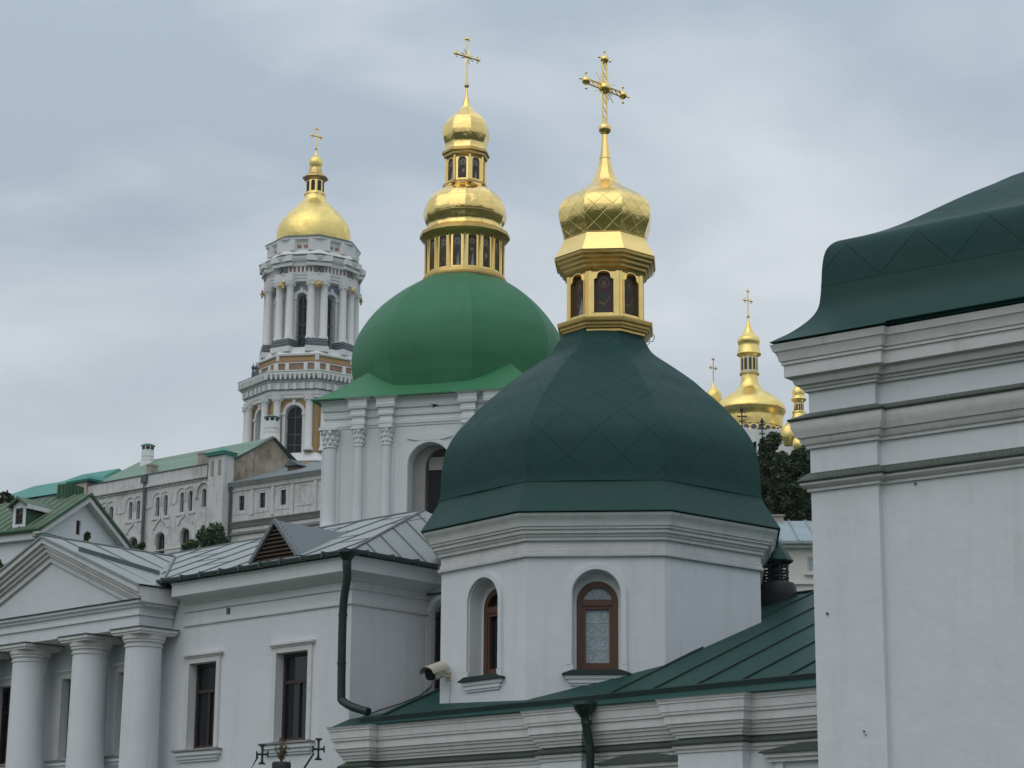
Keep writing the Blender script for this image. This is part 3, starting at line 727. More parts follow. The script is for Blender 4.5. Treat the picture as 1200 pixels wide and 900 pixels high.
    for i, (a_, b_) in enumerate(brk):
        if i == 0: pth += [f.xy(a_, bd), f.xy(b_, bd), f.xy(b_ + .003, 0)]
        else: pth += [f.xy(a_ - .003, 0), f.xy(a_, bd), f.xy(b_, bd), f.xy(b_ + .003, 0)]
    pth += [f.xy(sr, 0)]
    def z_(py, oo, px=833): return f.hit(px, py, oo)[1]
    zz0 = z_(882, 0)
    m = MB(); m.sweep(pth, [(0, 0), (0, zz0)], caps=False); m.sweep([f.xy(sr, 0), f.xy(sr, -6), f.xy(sl, -6)], [(0, 0), (0, ze - .05)], caps=False)
    m.build('wing_wall', PL, t)
    rows = [(-.02, 884), (.02, 882), (.025, 878), (.05, 877.4), (.06, 873.5), (-.02, 873.5)]
    m = MB(); m.sweep(pth, [(oo, z_(py, oo)) for oo, py in rows]); m.build('wing_cornice', PLT, t)
    rows = [(-.02, 873), (.085, 872.7), (.09, 870.5), (.0, 866), (-.02, 866)]
    m = MB(); m.sweep(pth, [(oo, z_(py, oo)) for oo, py in rows]); m.build('wing_flashing', LEDG, t)
    rows = [(-.02, 866), (.02, 864.5), (.025, 861), (.045, 860.5), (.05, 857), (.075, 856.5), (.085, 851.5), (.11, 851), (.115, 847.5), (.14, 847), (.14, 837), (.165, 836.4), (.17, 833), (.18, 832.4), (.185, 823), (.20, 822.4), (.20, 820), (.21, 819.5), (.225, 814.5), (.235, 813)]
    rows = [(oo * .95, z_(py, oo * .95)) for oo, py in rows]; rows = [(a_, min(b_, ze - .02)) for a_, b_ in rows]; rows[-1] = (rows[-1][0], ze - .02)
    m = MB(); m.sweep(pth, rows + [(-.3, ze - .02)]); m.build('wing_cornice', PLT, t)
    # hoods above the wing windows, just entering the frame
    for a_, b_, py in ((700, 808, 890), (892, 1040, 876)):
        s0_, zz = f.hit(a_, py + 4, .1); s1_, _ = f.hit(b_, py, .1)
        zz = f.hit(a_, py + 5, .16)[1]
        m = MB(); m.prism(f, [(s0_, zz - .02), (s1_, zz - .02), (s1_, zz), ((s0_ + s1_) / 2 + .3, zz + .09), ((s0_ + s1_) / 2 - .3, zz + .09), (s0_, zz)], -.01, .17); h = m.build('window_hood', LEDG, t)
        m = MB(); m.box(f, s0_ + .05, s1_ - .05, zz - .075, zz - .021, -.01, .13); m.box(f, s0_ + .1, s1_ - .1, zz - .13, zz - .075, -.01, .09)
        m.box(f, s0_ + .18, s0_ + .30, zz - 1.6, zz - .13, -.01, .05); m.box(f, s1_ - .30, s1_ - .18, zz - 1.6, zz - .13, -.01, .05); m.build('hood_moulding', PLT, h)
        cc = (s0_ + s1_) / 2
        simple_window(t, f, cc - .34, cc + .34, zz - 1.5, zz - .22, .015, WOODD, GLD, .05, True, name='wing_window')
    # funnel and downpipe
    s, zf = f.hit(685, 824, .30); m = MB(); q = f.p(s, zf, .30)
    rows = []
    m.lathe(q.x, q.y, [(.03, zf + .02), (.17, zf + .02), (.175, zf - .03), (.155, zf - .05), (.14, zf - .09), (.075, zf - .17), (.06, zf - .20)], 12, 10, smooth=False, cap0=True); fu = m.build('downpipe', GPIPE, t)
    m = MB(); pts = [f.p(s, zf - .15, .30), f.p(s, zf - .24, .29), f.p(s + .015, zf - .42, .25), f.p(s + .03, zf - .6, .22), f.p(s + .03, 0, .20)]
    m.tube(pts, .058, 12)
    for zz in (zf - .26, zf - .62, zf - 1.6): m.tube([f.p(s + .02, zz + .03, .27 if zz > zf - .5 else .22), f.p(s + .02, zz - .03, .27 if zz > zf - .5 else .22)], .066, 12)
    m.build('pipe', GPIPE, fu)
    # dark vent turret with a little hood on the ridge
    v = rp_(0, 0); r = ray(909, 690)
    t_ = (( f.p(0, 0, o - Rg + .25).to_2d().dot(f.n)) / (r.x * f.n.x + r.y * f.n.y)); c_ = Vector((r.x * t_, r.y * t_))
    X_, Y_ = c_.x, c_.y; pxm = proj(X_, Y_, 7)[2] / F
    zq = lambda py: zfor(X_, Y_, py)
    m = MB(); m.lathe(X_, Y_, [(23 * pxm, zq(712)), (24.5 * pxm, zq(700)), (24.5 * pxm, zq(688)), (22 * pxm, zq(684)), (17 * pxm, zq(683))], 24, cap1=True); ch = m.build('vent_turret', IRON, t)
    m = MB()
    for k in range(8):
        a_ = 2 * PI * k / 8 + .2; x = X_ + 15 * pxm * math.cos(a_); y = Y_ + 15 * pxm * math.sin(a_); m.tube([(x, y, zq(685)), (x, y, zq(657))], .018, 6)
    for py in (664, 672, 679): m.lathe(X_, Y_, [(15.5 * pxm, zq(py)), (16.5 * pxm, zq(py - 1.5)), (15.5 * pxm, zq(py - 3))], 16)
    m.lathe(X_, Y_, [(9 * pxm, zq(690)), (9 * pxm, zq(655))], 12); m.build('lattice', IRON, ch)
    m = MB(); m.lathe(X_, Y_, [(20 * pxm, zq(660)), (22 * pxm, zq(658)), (12 * pxm, zq(644)), (4 * pxm, zq(632)), (0.01, zq(630))], 8, 10, smooth=False); m.build('hood', GDP, ch)
    # rear wall of the chapel seen in the gap by the camera, with a dark arched window
    return ze, sl, TAN
WZE, WSL, WTAN = chapel()

# ============================================================ left: long white building with columned portico
G = Fr(-2.49, 34.5, 43)
def portico_house():
    t = thing('portico_building', 'white neoclassical building with columned portico, pediment and grey sheet-metal hipped roof', 'building', (G.x, G.y, 0))
    f = G; s_end = f.hit(411, 760, 0)[0]; SL = -26.0; DEP = 1.95
    zE = 7.52; o = .36
    # window openings (s0,s1)
    W = [(f.hit(222, 820)[0], f.hit(253.5, 820)[0]), (f.hit(324, 815)[0], f.hit(361, 815)[0])]
    w_ = W[0][1] - W[0][0]
    for px in (71.5, 136.5, -6): a = f.hit(px, 850)[0]; W.append((a, a + w_))
    zt, zb = 6.12, 4.71
    m = MB(); m.wall(f, rect(SL, s_end, 0, 7.45), [rect(a, b, zb, zt) for a, b in W], 0, .20)
    m.wall(Fr(*f.xy(s_end, 0), f.a - 90), rect(0, 1.74, 0, 7.45), [], 0)
    m.face([f.p(SL, 0, 0), f.p(SL, 7.45, 0), f.p(SL, 7.45, -5), f.p(SL, 0, -5)]); m.face([f.p(SL, 0, -5), f.p(s_end, 0, -5), f.p(s_end, 7.45, -5), f.p(SL, 7.45, -5)])
    m.build('wall', PL, t)
    for i, (a, b) in enumerate(W):
        wo = simple_window(t, f, a, b, zb, zt, -.17, WOODD, GLD, .055, transom=zt - .46)
        m = MB(); m.box(f, a - .26, b + .20, zb - .05, zb - .022, -.19, .14); so_ = m.build('sill', SILL, wo)
        m = MB(); m.box(f, a - .24, b + .18, zb - .115, zb - .056, -.01, .11); m.box(f, a - .20, b + .14, zb - .175, zb - .115, -.01, .07); m.box(f, a - .17, b + .11, zb - .215, zb - .175, -.01, .04); m.build('sill_moulding', PL, so_)
        m = MB(); m.box(f, a - .09, a - .001, zb, zt + .09, -.01, .035); m.box(f, b + .001, b + .09, zb, zt + .09, -.01, .035); m.box(f, a - .0, b + .0, zt + .001, zt + .09, -.01, .034)
        m.box(f, a - .12, b + .12, zt + .09, zt + .12, -.01, .055); m.box(f, a - .15, b + .15, zt + .12, zt + .155, -.01, .085); m.build('window_surround', PLT, wo)
    # string courses and boxed eaves, turning the corner
    pth = [f.xy(-4.1, 0), f.xy(s_end, 0), f.xy(s_end, -1.74)]
    pthL = [f.xy(SL, 0), f.xy(-9.9, 0)]
    for nm, rows, mt in (('string_course', [(-.01, 6.755), (.035, 6.76), (.035, 6.79), (.012, 6.80), (-.01, 6.80)], PLT), ('string_course', [(-.01, 7.00), (.03, 7.00), (.03, 7.03), (-.01, 7.04)], PLT),
                         ('boxed_eaves', [(-.01, 7.12), (.03, 7.13), (.06, 7.17), (.15, 7.215), (.29, 7.235), (.31, 7.235), (.31, 7.42), (.33, 7.43), (.33, 7.46), (-.01, 7.46)], PL)):
        m = MB(); m.sweep(pth, rows); m.sweep(pthL, rows); m.build(nm, mt, t)
    # roof: eave line, ridge parallel to the front, steep end slope
    R = 2.7; sP, zR = f.hit(497, 598, -R); e0 = zE
    A = lambda s, d, z: f.p(s, z, d)
    m = MB()
    m.face([A(SL, o, e0), A(s_end + o, o, e0), A(sP, -R, zR), A(SL, -R, zR)])
    m.face([A(s_end + o, o, e0), A(s_end + o, -2 * R - o, e0), A(sP, -R, zR)])
    m.face([A(SL, -2 * R - o, e0), A(s_end + o, -2 * R - o, e0), A(sP, -R, zR), A(SL, -R, zR)])
    m.face([A(SL, o, e0 - .02), A(s_end + o, o, e0 - .02), A(s_end + o, -2 * R - o, e0 - .02), A(SL, -2 * R - o, e0 - .02)])
    m.face([A(SL, o, e0), A(s_end + o, o, e0), A(s_end + o, o, e0 - .02), A(SL, o, e0 - .02)])
    rf = m.build('roof', GRY, t)
    sl = (zR - e0) / (R + o)
    def on(s, q, h=0): return A(s, o - q, e0 + sl * q + h)
    m = MB()
    def ridge_bar(pa, pb, r=.011): m.tube([pa, pb], r, 5)
    s = s_end - .15
    while s > SL:
        # seams run up the slope; near the hip they stop on it
        qh = R + o if s < sP else (R + o) * (s_end + o - s) / (s_end + o - sP)
        ridge_bar(on(s, .02, .010), on(s, qh, .010)); s -= .86
    ridge_bar(A(s_end + o, o, e0 + .015), A(sP, -R, zR + .015), .02); ridge_bar(A(sP, -R, zR + .01), A(SL, -R, zR + .01), .02)
    for k in range(1, 9):       # end slope seams
        d = o - k * .55
        if d < -R: break
        tt = (o - d) / (R + o)
        ridge_bar(A(s_end + o, d, e0 + .012), A(s_end + o + (sP - s_end - o) * tt, d, e0 + (zR - e0) * tt + .012), .013)
    # cross welts staggered between the seams
    rnd = random.Random(11); s = s_end - .15; k = 0
    while s > -14:
        for q in ((.95, 2.1) if k % 2 else (1.5, 2.7)):
            if q < (R + o) * .95 and s + .62 < s_end: 
                qq = (R + o) * (s_end + o - s - .3) / (s_end + o - sP)
                if q < qq: ridge_bar(on(s, q, .004), on(s + .86, q, .004), .007)
        s -= .86; k += 1
    m.build('standing_seam', RSM, rf)
    # half-round gutter with brackets along the front and the end
    m = MB()
    def gut(pa, pb, nrm):
        rows = []
        for p in (pa, pb): rows.append([p + nrm * (.055 - .06 * math.cos(a)) + Vector((0, 0, -.06 * math.sin(a))) for a in [PI * k / 8 for k in range(9)]])
        m.grid(list(zip(*rows)))
    nF = Vector((f.n.x, f.n.y, 0)); nE = Vector((f.u.x, f.u.y, 0))
    gut(A(-4.35, o - .01, e0 + .01), A(s_end + o + .05, o - .01, e0 + .01), nF); gut(A(s_end + o - .01, o + .1, e0 + .01), A(s_end + o - .01, -5, e0 - .02), nE)
    s = -4.2
    while s < s_end + o: m.box(f, s - .015, s + .015, e0 - .055, e0 + .035, o - .06, o + .115); s += .50
    ff = Fr(*f.xy(s_end + o, o), f.a - 90); s = .25
    while s < 4: m.box(ff, s - .012, s + .012, e0 - .06, e0 + .03, -.06, .115); s += .55
    m.build('gutter', GTR, t)
    # downpipe at the corner
    dd = .37; s, zf = f.hit(406.5, 648, o + .05)
    m = MB(); q = f.p(s, zf, o + .05); m.lathe(q.x, q.y, [(.145, zf + .04), (.15, zf - .0), (.13, zf - .03), (.115, zf - .06), (.065, zf - .12), (.06, zf - .16)], 12, 0, smooth=False); fu = m.build('downpipe', GPIPE, t)
    m = MB(); sB, zB = f.hit(400.5, 818, .12)
    sB, zB = f.hit(400.5, 818, .34)
    pts = [f.p(s, zf - .10, o + .05), f.p(s, zf - .20, o + .05), f.p(s - .005, zf - .40, .39), f.p(sB + .01, zf - .9, .37), f.p(sB, zB + .06, .35), f.p(sB + .03, zB - .04, .35), f.p(sB + .30, zB - .21, .30), f.p(sB + .45, zB - .20, .33)]
    s2, z2 = f.hit(412, 828, .36); s3, z3 = f.hit(430, 834, .38)
    pts[-2] = f.p(s2, z2, .36); pts[-1] = f.p(s3, z3, .35)
    m.tube([Vector(q) for q in catmull([tuple(q) for q in pts], 4)], .064, 14)
    for zz in (zf - .95, zf - 1.7): m.tube([f.p(sB, zz + .02, .36), f.p(sB, zz - .02, .36)], .072, 12)
    m.build('pipe', GPIPE, fu)
    # triangular roof vent with louvres
    qv = .35
    sA, _ = f.hit(317, 611, o - qv); sLv = f.hit(295, 650, o - qv)[0]; sRv = f.hit(350, 645, o - qv)[0]; z0 = e0 + sl * qv; zA = f.hit(317, 611, o - qv)[1]
    zA = max(zA, z0 + .45)
    sA = (sLv + sRv) / 2
    D0 = o - qv; back = (zA - z0) / sl
    m = MB(); m.face([f.p(sLv, z0, D0), f.p(sA, zA, D0), f.p(sA, zA + .0, D0 - back)]); m.face([f.p(sRv, z0, D0), f.p(sA, zA, D0), f.p(sA, zA, D0 - back)])
    e = .03
    m.prism(f, [(sLv - .05, z0), (sA, zA + .03), (sRv + .05, z0), (sRv - .04, z0), (sA, zA - .05), (sLv + .04, z0)], D0, D0 + .05)
    dv = m.build('roof_vent', GRA, t)
    m = MB(); n = 9
    for k in range(n):
        za = z0 + (zA - z0) * k / n * .94; tt = (za - z0) / (zA - z0); a_ = sLv + (sA - sLv) * tt + .03; b_ = sRv + (sA - sRv) * tt - .03
        if b_ > a_: m.face([f.p(a_, za, D0 + .0), f.p(b_, za, D0 + .0), f.p(b_, za + .07, D0 - .06), f.p(a_, za + .07, D0 - .06)]); m.box(f, a_, b_, za, za + .018, D0 - .01, D0 + .012)
    m.build('louvres', LOUV, dv)
    # ---------------- portico
    pd = .72
    cols = [-4.75, -6.22, -7.85, -9.28]
    cols = [f.hit(166.5, 800, .45)[0], f.hit(104.5, 800, .45)[0], f.hit(34, 800, .45)[0], f.hit(34, 800, .45)[0] - 1.6]
    s0 = cols[-1] - .25; s1 = f.hit(163, 718, pd)[0]; sc = (s0 + s1) / 2
    zab = 6.50; zA0 = 6.76
    for c in cols:
        q = f.p(c, 0, .45)
        zt_ = f.hit(c and 166, 747, .77)[1] if False else 6.49
        m = MB(); m.lathe(q.x, q.y, [(.345, 2.6), (.345, 2.9), (.325, 3.0), (.322, 4.6), (.305, zt_ - .09)], 40); co = m.build('column', PL, t)
        m = MB(); m.lathe(q.x, q.y, [(.304, zt_ - .10), (.325, zt_ - .09), (.325, zt_ - .06), (.308, zt_ - .05), (.308, zt_ - .02), (.34, zt_ - .01), (.34, zt_ + .02), (.36, zt_ + .04), (.365, zt_ + .09), (.37, zt_ + .112)], 40)
        cf = Fr(q.x, q.y, f.a); m.box(cf, -.375, .375, zt_ + .11, zt_ + .15, -.375, .375); m.box(cf, -.40, .40, zt_ + .15, zt_ + .205, -.40, .40); m.build('capital', PLT, co)
        m = MB(); m.box(cf, -.42, .42, zt_ + .206, zt_ + .222, -.42, .42); m.build('capital_flashing', LEDG, co)
    m = MB(); cf = Fr(*f.xy(s0 - .3, 0), f.a); m.box(cf, 0, s1 - s0 + .6, 0, 2.6, 0, 1.0); m.build('portico_base', PL, t)
    zt_ = 6.49 + .222
    pth = [f.xy(s0, 0), f.xy(s0, pd), f.xy(s1, pd), f.xy(s1, 0)]
    m = MB()
    m.sweep(pth, [(0, zt_), (0, zt_ + .20), (.035, zt_ + .21), (.035, zt_ + .25), (0.02, zt_ + .255), (.02, zt_ + .33), (.06, zt_ + .345), (.07, zt_ + .38), (.11, zt_ + .40), (.12, zt_ + .44)]); 
    m.box(f, s0, s1, zt_, zt_ + .01, 0, pd - .0)
    m.build('entablature', PL, t)
    m = MB(); m.sweep(pth, [(-.02, zt_ + .442), (.135, zt_ + .445), (.14, zt_ + .465), (0, zt_ + .50)]); m.build('ledge_flashing', LEDG, t)
    zc = zt_ + .47; ap = 8.52; hwp = (s1 - s0) / 2 + .16
    zfo = 7.38
    m = MB(); m.prism(f, [(sc - hwp + .1, zc), (sc + hwp - .1, zc), (sc + hwp - .1, zc + .05), (sc, ap - .2), (sc - hwp + .1, zc + .05)], 0, pd - .07); m.build('pediment', PL, t)
    # raking cornice: three stepped bands
    sl2 = (ap - zfo) / hwp
    m = MB()
    for (t0, t1, d1) in ((.0, .10, pd + .19), (.10, .17, pd + .13), (.17, .25, pd + .08), (.25, .31, pd + .03), (.31, .42, pd - .02)):
        for q in (-1, 1):
            m.prism(f, [(sc, ap - t0), (sc, ap - t1), (sc + q * (hwp - max(0, (t1 - .25)) * 1.5), zfo - t1 + (max(0, (t1 - .25)) * 1.5) * sl2), (sc + q * hwp, zfo - t0)], .02, d1)
    m.build('raking_cornice', PLT, t)
    m = MB()
    mp_ = (ap - e0) / sl; dR = o - mp_          # where the portico ridge dies into the main slope
    for q in (-1, 1):
        h = .025; w1 = hwp + .05; zz = zfo - .05 * sl2 + .02
        dq = o - max(0, (zz - e0) / sl)
        m.face([f.p(sc, ap + h, pd + .22), f.p(sc + q * w1, zz + h, pd + .22), f.p(sc + q * w1, zz + h, min(dq, .36)), f.p(sc, ap + h, dR)])
        m.prism(f, [(sc, ap + h + .0), (sc + q * w1, zz + h), (sc + q * w1, zz - .01), (sc, ap - .012)], pd + .19, pd + .222)
    rr = m.build('portico_roof', GRY, t)
    m = MB()
    for q in (-1, 1):
        for k in range(1, 7):
            tt = k / 7 if q > 0 else k / 7; s_ = 0
        for dd_ in (.5, -.15, -.8, -1.45, -2.1):
            w1 = hwp
            # seam down the slope from the portico ridge to the eave or the valley
            zv = lambda x: ap - x * sl2
            # valley: e0+sl*(o-d)=ap-x*sl2  -> x
            xv = min(w1, (ap - (e0 + sl * (o - dd_))) / sl2)
            if xv > .1: ridge_bar(f.p(sc, ap + .04, dd_), f.p(sc + q * xv, zv(xv) + .04, dd_))
        ridge_bar(f.p(sc, ap + .03, dR), f.p(sc + q * hwp, e0 + .03, o), .018)
    ridge_bar(f.p(sc, ap + .035, pd + .2), f.p(sc, ap + .035, dR), .02)
    m.build('standing_seam', RSM, rr)
    # drain strip on the portico slope
    a_, b_, c_ = f.p(sc, ap + .03, 0), f.p(sc, ap + .03, 1), f.p(sc + hwp, zfo + .03, 0); pn = (b_ - a_).cross(c_ - a_)
    def onslope(px, py): r = ray(px, py); o_ = Vector((0, 0, CAMH)); return o_ + r * ((a_ - o_).dot(pn) / r.dot(pn))
    m = MB(); p1, p2 = onslope(93, 646), onslope(187, 674.5); up = Vector((0, 0, .085)); th = Vector((f.n.x, f.n.y, 0)) * .02
    for q in (p1, p2): pass
    A_ = [p1, p1 + up, p1 + up + th, p1 + th]; B_ = [p2, p2 + up, p2 + up + th, p2 + th]
    m.face(A_); m.face(B_)
    for k in range(4): m.face([A_[k], A_[(k + 1) % 4], B_[(k + 1) % 4], B_[k]])
    m.build('snow_board', GTR, rr)
    # small vent plate, cable round the corner
    s, z = f.hit(268, 716, 0); m = MB(); m.box(f, s - .04, s + .04, z - .05, z + .05, -.01, .015); m.build('vent_plate', GRD, t)
    fe = Fr(*f.xy(s_end, 0), f.a - 90); m = MB()
    m.tube([fe.p(.15, 4.98, .03), fe.p(.6, 5.15, .03), fe.p(1.1, 5.30, .03), fe.p(1.5, 5.45, .03), fe.p(1.75, 5.62, .03), fe.p(1.86, 5.9, .03), fe.p(1.9, 7.0, .03)], .012, 6); m.build('cable', GTR, t)
    return s_end
SEND = portico_house()
# recessed wall between the portico building and the chapel
def link_wall():
    fr = G.at(SEND - .3, -1.70)
    t = thing('link_wall', 'narrow white wall with dark arched grated window in the gap left of the octagonal chapel', 'wall', (fr.x, fr.y, 0))
    cs, zz = fr.hit(522, 760); hw = cs - fr.hit(503, 790)[0]; zt = fr.hit(519, 702)[1]; z0 = 4.3
    m = MB(); m.wall(fr, rect(0, 4.2, 0, 7.4), [arch(cs - hw, cs + hw, z0, zt)], 0, .22); m.build('wall', PL, t)
    o = simple_window(t, fr, cs - hw, cs + hw, z0, zt, -.18, WOODD, GLD, .05, True)
    m = MB()
    for k in range(7): s = cs - hw + .05 + k * (2 * hw - .1) / 6; m.tube([fr.p(s, z0, -.09), fr.p(s, zt - .08, -.09)], .01, 5)
    z = z0
    while z < zt - .2:
        m.tube([fr.p(cs - hw + .03, z, -.09), fr.p(cs + hw - .03, z, -.09)], .01, 5); z += .22
        for k in range(6): c = fr.p(cs - hw + .05 + (k + .5) * (2 * hw - .1) / 6, z - .11, -.09); m.tube([c + Vector((.045 * math.cos(a) * fr.u.x, .045 * math.cos(a) * fr.u.y, .05 * math.sin(a))) for a in [j * PI / 4 for j in range(9)]], .006, 4)
    m.build('grille', IRON, o)
    m = MB(); a = arch(cs - hw, cs + hw, z0, zt); m.ring(fr, archopen(cs - hw - .01, cs + hw + .01, z0, zt + .01), archopen(cs - hw - .1, cs + hw + .1, z0, zt + .1), -.01, .04); m.build('window_surround', PLT, o)
    s, z = fr.hit(508, 697, 0); m = MB(); m.tube([fr.p(s - .3, z, .05), fr.p(s + .5, z, .05)], .02, 6); m.build('pipe', GRD, t)
link_wall()
# ============================================================ green-domed church behind
KX, KY = at(541, 400, 95).x, 95.0
KA = 16
def green_church():
    t = thing('green_domed_church', 'white church with broad mid green dome and two-tier golden lantern, behind the octagonal chapel', 'church', (KX, KY, terrain(KX, KY)))
    px = 98 / F; H = 121 * px * 1.0
    f = Fr(KX, KY, KA); f = f.at(-H, H)              # s=0 at the left front corner
    W = 2 * H; ex = 17 * px
    zE = f.hit(400, 466, ex)[1]
    Z = lambda py, d=0, x=470: f.hit(x, py, d)[1]
    a0, a1 = f.hit(478, 560)[0], f.hit(528, 560)[0]; zt = f.hit(503, 518.5)[1]; zb = Z(625)
    m = MB(); m.wall(f, rect(0, W, 6, zE), [arch(a0, a1, zb - 3, zt, 20)], 0, .62, 0)
    m.sweep([f.xy(W, 0), f.xy(W, -W), f.xy(0, -W), f.xy(0, 0)], [(0, 6), (0, zE)], caps=False); m.build('wall', PLK, t)
    # niche back with inner arch and dark door
    i0, i1 = a0 + (a1 - a0) * .30, a1 + (a1 - a0) * .1
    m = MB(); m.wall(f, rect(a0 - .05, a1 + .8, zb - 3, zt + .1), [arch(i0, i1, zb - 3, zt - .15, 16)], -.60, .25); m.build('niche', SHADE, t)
    wo = simple_window(t, f, i0, i1, zb - 2.9, zt - .2, -.84, WOODD, DARK, .09, True, transom=Z(552, -.8))
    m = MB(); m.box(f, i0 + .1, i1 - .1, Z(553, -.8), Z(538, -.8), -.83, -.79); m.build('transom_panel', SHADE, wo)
    m = MB(); m.ring(f, archopen(a0 - .02, a1 + .02, zb - 3, zt + .02, 20), archopen(a0 - .22, a1 + .22, zb - 3, zt + .2, 20), -.01, .05)
    m.prism(f, ellipse((a0 + a1) / 2, zt + .25, 1.0, .16, 16), -.01, .06); m.build('window_surround', PLK, t)
    # cornice with stepped mouldings
    rows = [(-.02, 500), (.05, 499), (.05, 496.5), (.1, 496), (.1, 492), (.04, 491.5), (.04, 487), (.12, 486.5), (.14, 483.5), (.10, 483), (.10, 478), (.2, 477), (.24, 473), (.20, 472.5), (.22, 467), (.38, 464), (.40, 461)]
    cols = [f.hit(419, 560, .2)[0], f.hit(452, 560, .2)[0], f.hit(549, 520, .2)[0], f.hit(579, 520, .2)[0]]
    hwb = .24
    pth = [f.xy(0, -3), f.xy(0, 0)]; bd = .30
    b0 = f.hit(400, 560, .2)[0]
    pth = [f.xy(0, -3), f.xy(0, 0 + .0)]
    for c in cols: pth += [f.xy(c - hwb, 0), f.xy(c - hwb + .001, bd), f.xy(c + hwb, bd), f.xy(c + hwb + .001, 0)]
    pth += [f.xy(W, 0), f.xy(W, -3)]
    m = MB(); prf = [(o * .8, min(Z(py, o), zE - .02)) for o, py in rows]
    m.sweep(pth, prf + [(-.2, zE - .02)])
    for c in cols: m.box(f, c - hwb, c + hwb, Z(502), zE - .03, 0, bd - .002)
    m.build('cornice', PLK, t)
    zc1, zc0 = Z(501), Z(521)
    fe = Fr(*f.xy(0, 0), f.a + 90)
    spots = [(c, .16) for c in cols] + [(.27, .12), (W - .25, .12)]
    for c, d in spots:
        big = c in (.27, W - .25)
        r = .27 if big else .19
        q = f.p(c, 0, d)
        m = MB(); m.lathe(q.x, q.y, [(r * 1.25, Z(614) - 6), (r * 1.25, Z(613)), (r * 1.1, Z(611)), (r * 1.02, Z(609)), (r, Z(580)), (r * .92, zc0)], 20); co = m.build('column', PLK, t)
        m = MB(); h = zc1 - zc0
        m.lathe(q.x, q.y, [(r * .98, zc0 - .05), (r * 1.1, zc0 - .03), (r * 1.0, zc0 + .02), (r * 1.05, zc0 + h * .5), (r * 1.3, zc0 + h * .85), (r * 1.5, zc1 - .05)], 16)
        for row, (zz, rr, rb) in enumerate(((zc0 + h * .22, r * 1.08, r * .30), (zc0 + h * .50, r * 1.15, r * .32), (zc0 + h * .80, r * 1.32, r * .30))):
            for k in range(8):
                a = 2 * PI * (k + .5 * row) / 8; m.ball((q.x + rr * math.cos(a), q.y + rr * math.sin(a), zz), rb, 8, sz=1.3)
        cf = Fr(q.x, q.y, f.a); m.box(cf, -r * 1.5, r * 1.5, zc1 - .05, zc1 + .06, -r * 1.5, r * 1.5); m.build('capital', PLK, co)
        m = MB(); m.box(f, c - r * 1.5, c + r * 1.5, 8, zc0, -.01, .06); m.build('pilaster', PLK, co)
    # flared skirt: square pyramid eave
    e = 135 * px; cx, cy = KX, KY
    c8 = math.sqrt(2)
    m = MB(); prs = [(e - .5, zE - .03), (e, zE - .02), (e, zE + .03)]
    prs += [(e - i, zE + .03 + zz) for i, zz in ((.25, .13), (.55, .35), (.85, .59), (1.3, .98), (2.0, 1.62), (2.6, 2.2))]
    m.lathe(cx, cy, [(r * c8, z) for r, z in prs], 4, -KA, smooth=True); sk = m.build('roof_skirt', GMS, t, 25)
    # dome
    P = [(124, 462), (126, 452), (127.8, 443), (128.6, 433), (128.2, 423), (126, 411), (121.5, 398), (113, 384), (103, 371), (91, 359), (78, 349), (64, 340.5), (50, 333), (40, 328), (30, 323)]
    pr = catmull(axprof(cx, cy, P, 1.0), 5)
    m = MB(); m.lathe(cx, cy, [(pr[0][0] - .2, pr[0][1] - .6)] + pr, 8, -KA, sub=6, bulge=.35); m.build('dome', GMD, t, 12)
    # lantern, twelve sided
    f12 = 1 / .98
    X, Y = cx + (543.5 - 541) * px * .9, cy
    ax = lambda pr_: axprof(X, Y, pr_, f12)
    m = MB(); m.lathe(X, Y, ax([(42, 338), (48.5, 335), (49.5, 333), (49.5, 330), (47.5, 329), (47, 326), (45, 325)]), 16, -KA + 6, smooth=False); base = m.build('lantern', GOLD_OLD, t)
    zl, zh = zfor(X, Y, 326), zfor(X, Y, 286); rd = ax([(44.6, 300)])[0][0]; apo = rd * math.cos(PI / 16); hw = rd * math.sin(PI / 16)
    m = MB()
    for k in range(16):
        fr = face_frame(X, Y, -KA + 6 + 22.5 * k, apo); q = .185
        m.wall(fr, rect(-hw, hw, zl, zh + .5), [arch(-q, q, zl + .1, zh + .02, 10)], 0, .1)
        m.ring(fr, archopen(-q, q, zl + .1, zh + .02, 10), archopen(-q - .04, q + .04, zl + .1, zh + .06, 10), -.005, .03)
        e_ = fr.p(-hw, 0, 0); m.lathe(e_.x, e_.y, [(.062, zl), (.062, zh + .12), (.085, zh + .16), (.085, zh + .3)], 8)
        if -100 < (-KA + 6 + 22.5 * ((k + 8) % 16 - 8)) < 100: icon(fr, -q - .01, q + .01, zl + .08, zh + .04, -.07, 7 if k == 1 else [4, 3, 6, 5, 2, 4, 3, 2, 6, 5, 3, 6, 4, 3, 2, 5][k], base, bg=6 if k != 1 else 2)
    m.build('drum', GOLF, base)
    m = MB(); m.lathe(X, Y, ax([(44, 289), (46, 287), (47, 284.5), (50, 282), (52, 280.5), (52, 277), (50, 275.5), (48, 274), (44, 273)]), 16, -KA + 6, smooth=False); m.build('cornice', GOLD_OLD, base)
    P = [(46.5, 275), (43.6, 271), (43.2, 267), (46.4, 260.5), (47.9, 254), (47, 247), (44.5, 240), (40, 233.5), (34, 228), (27.5, 223.5), (24.5, 220)]
    m = MB(); m.lathe(X, Y, catmull(ax(P), 5), 16, -KA + 6, sub=2); m.build('lower_bulb', GOLW, t, 10)
    m = MB(); m.lathe(X, Y, ax([(24, 225), (24.5, 222.5), (26.5, 221), (26.8, 219), (23.5, 217), (22.5, 216.5)]), 8, -KA + 6, smooth=False); ul = m.build('upper_lantern', GOLD_OLD, t)
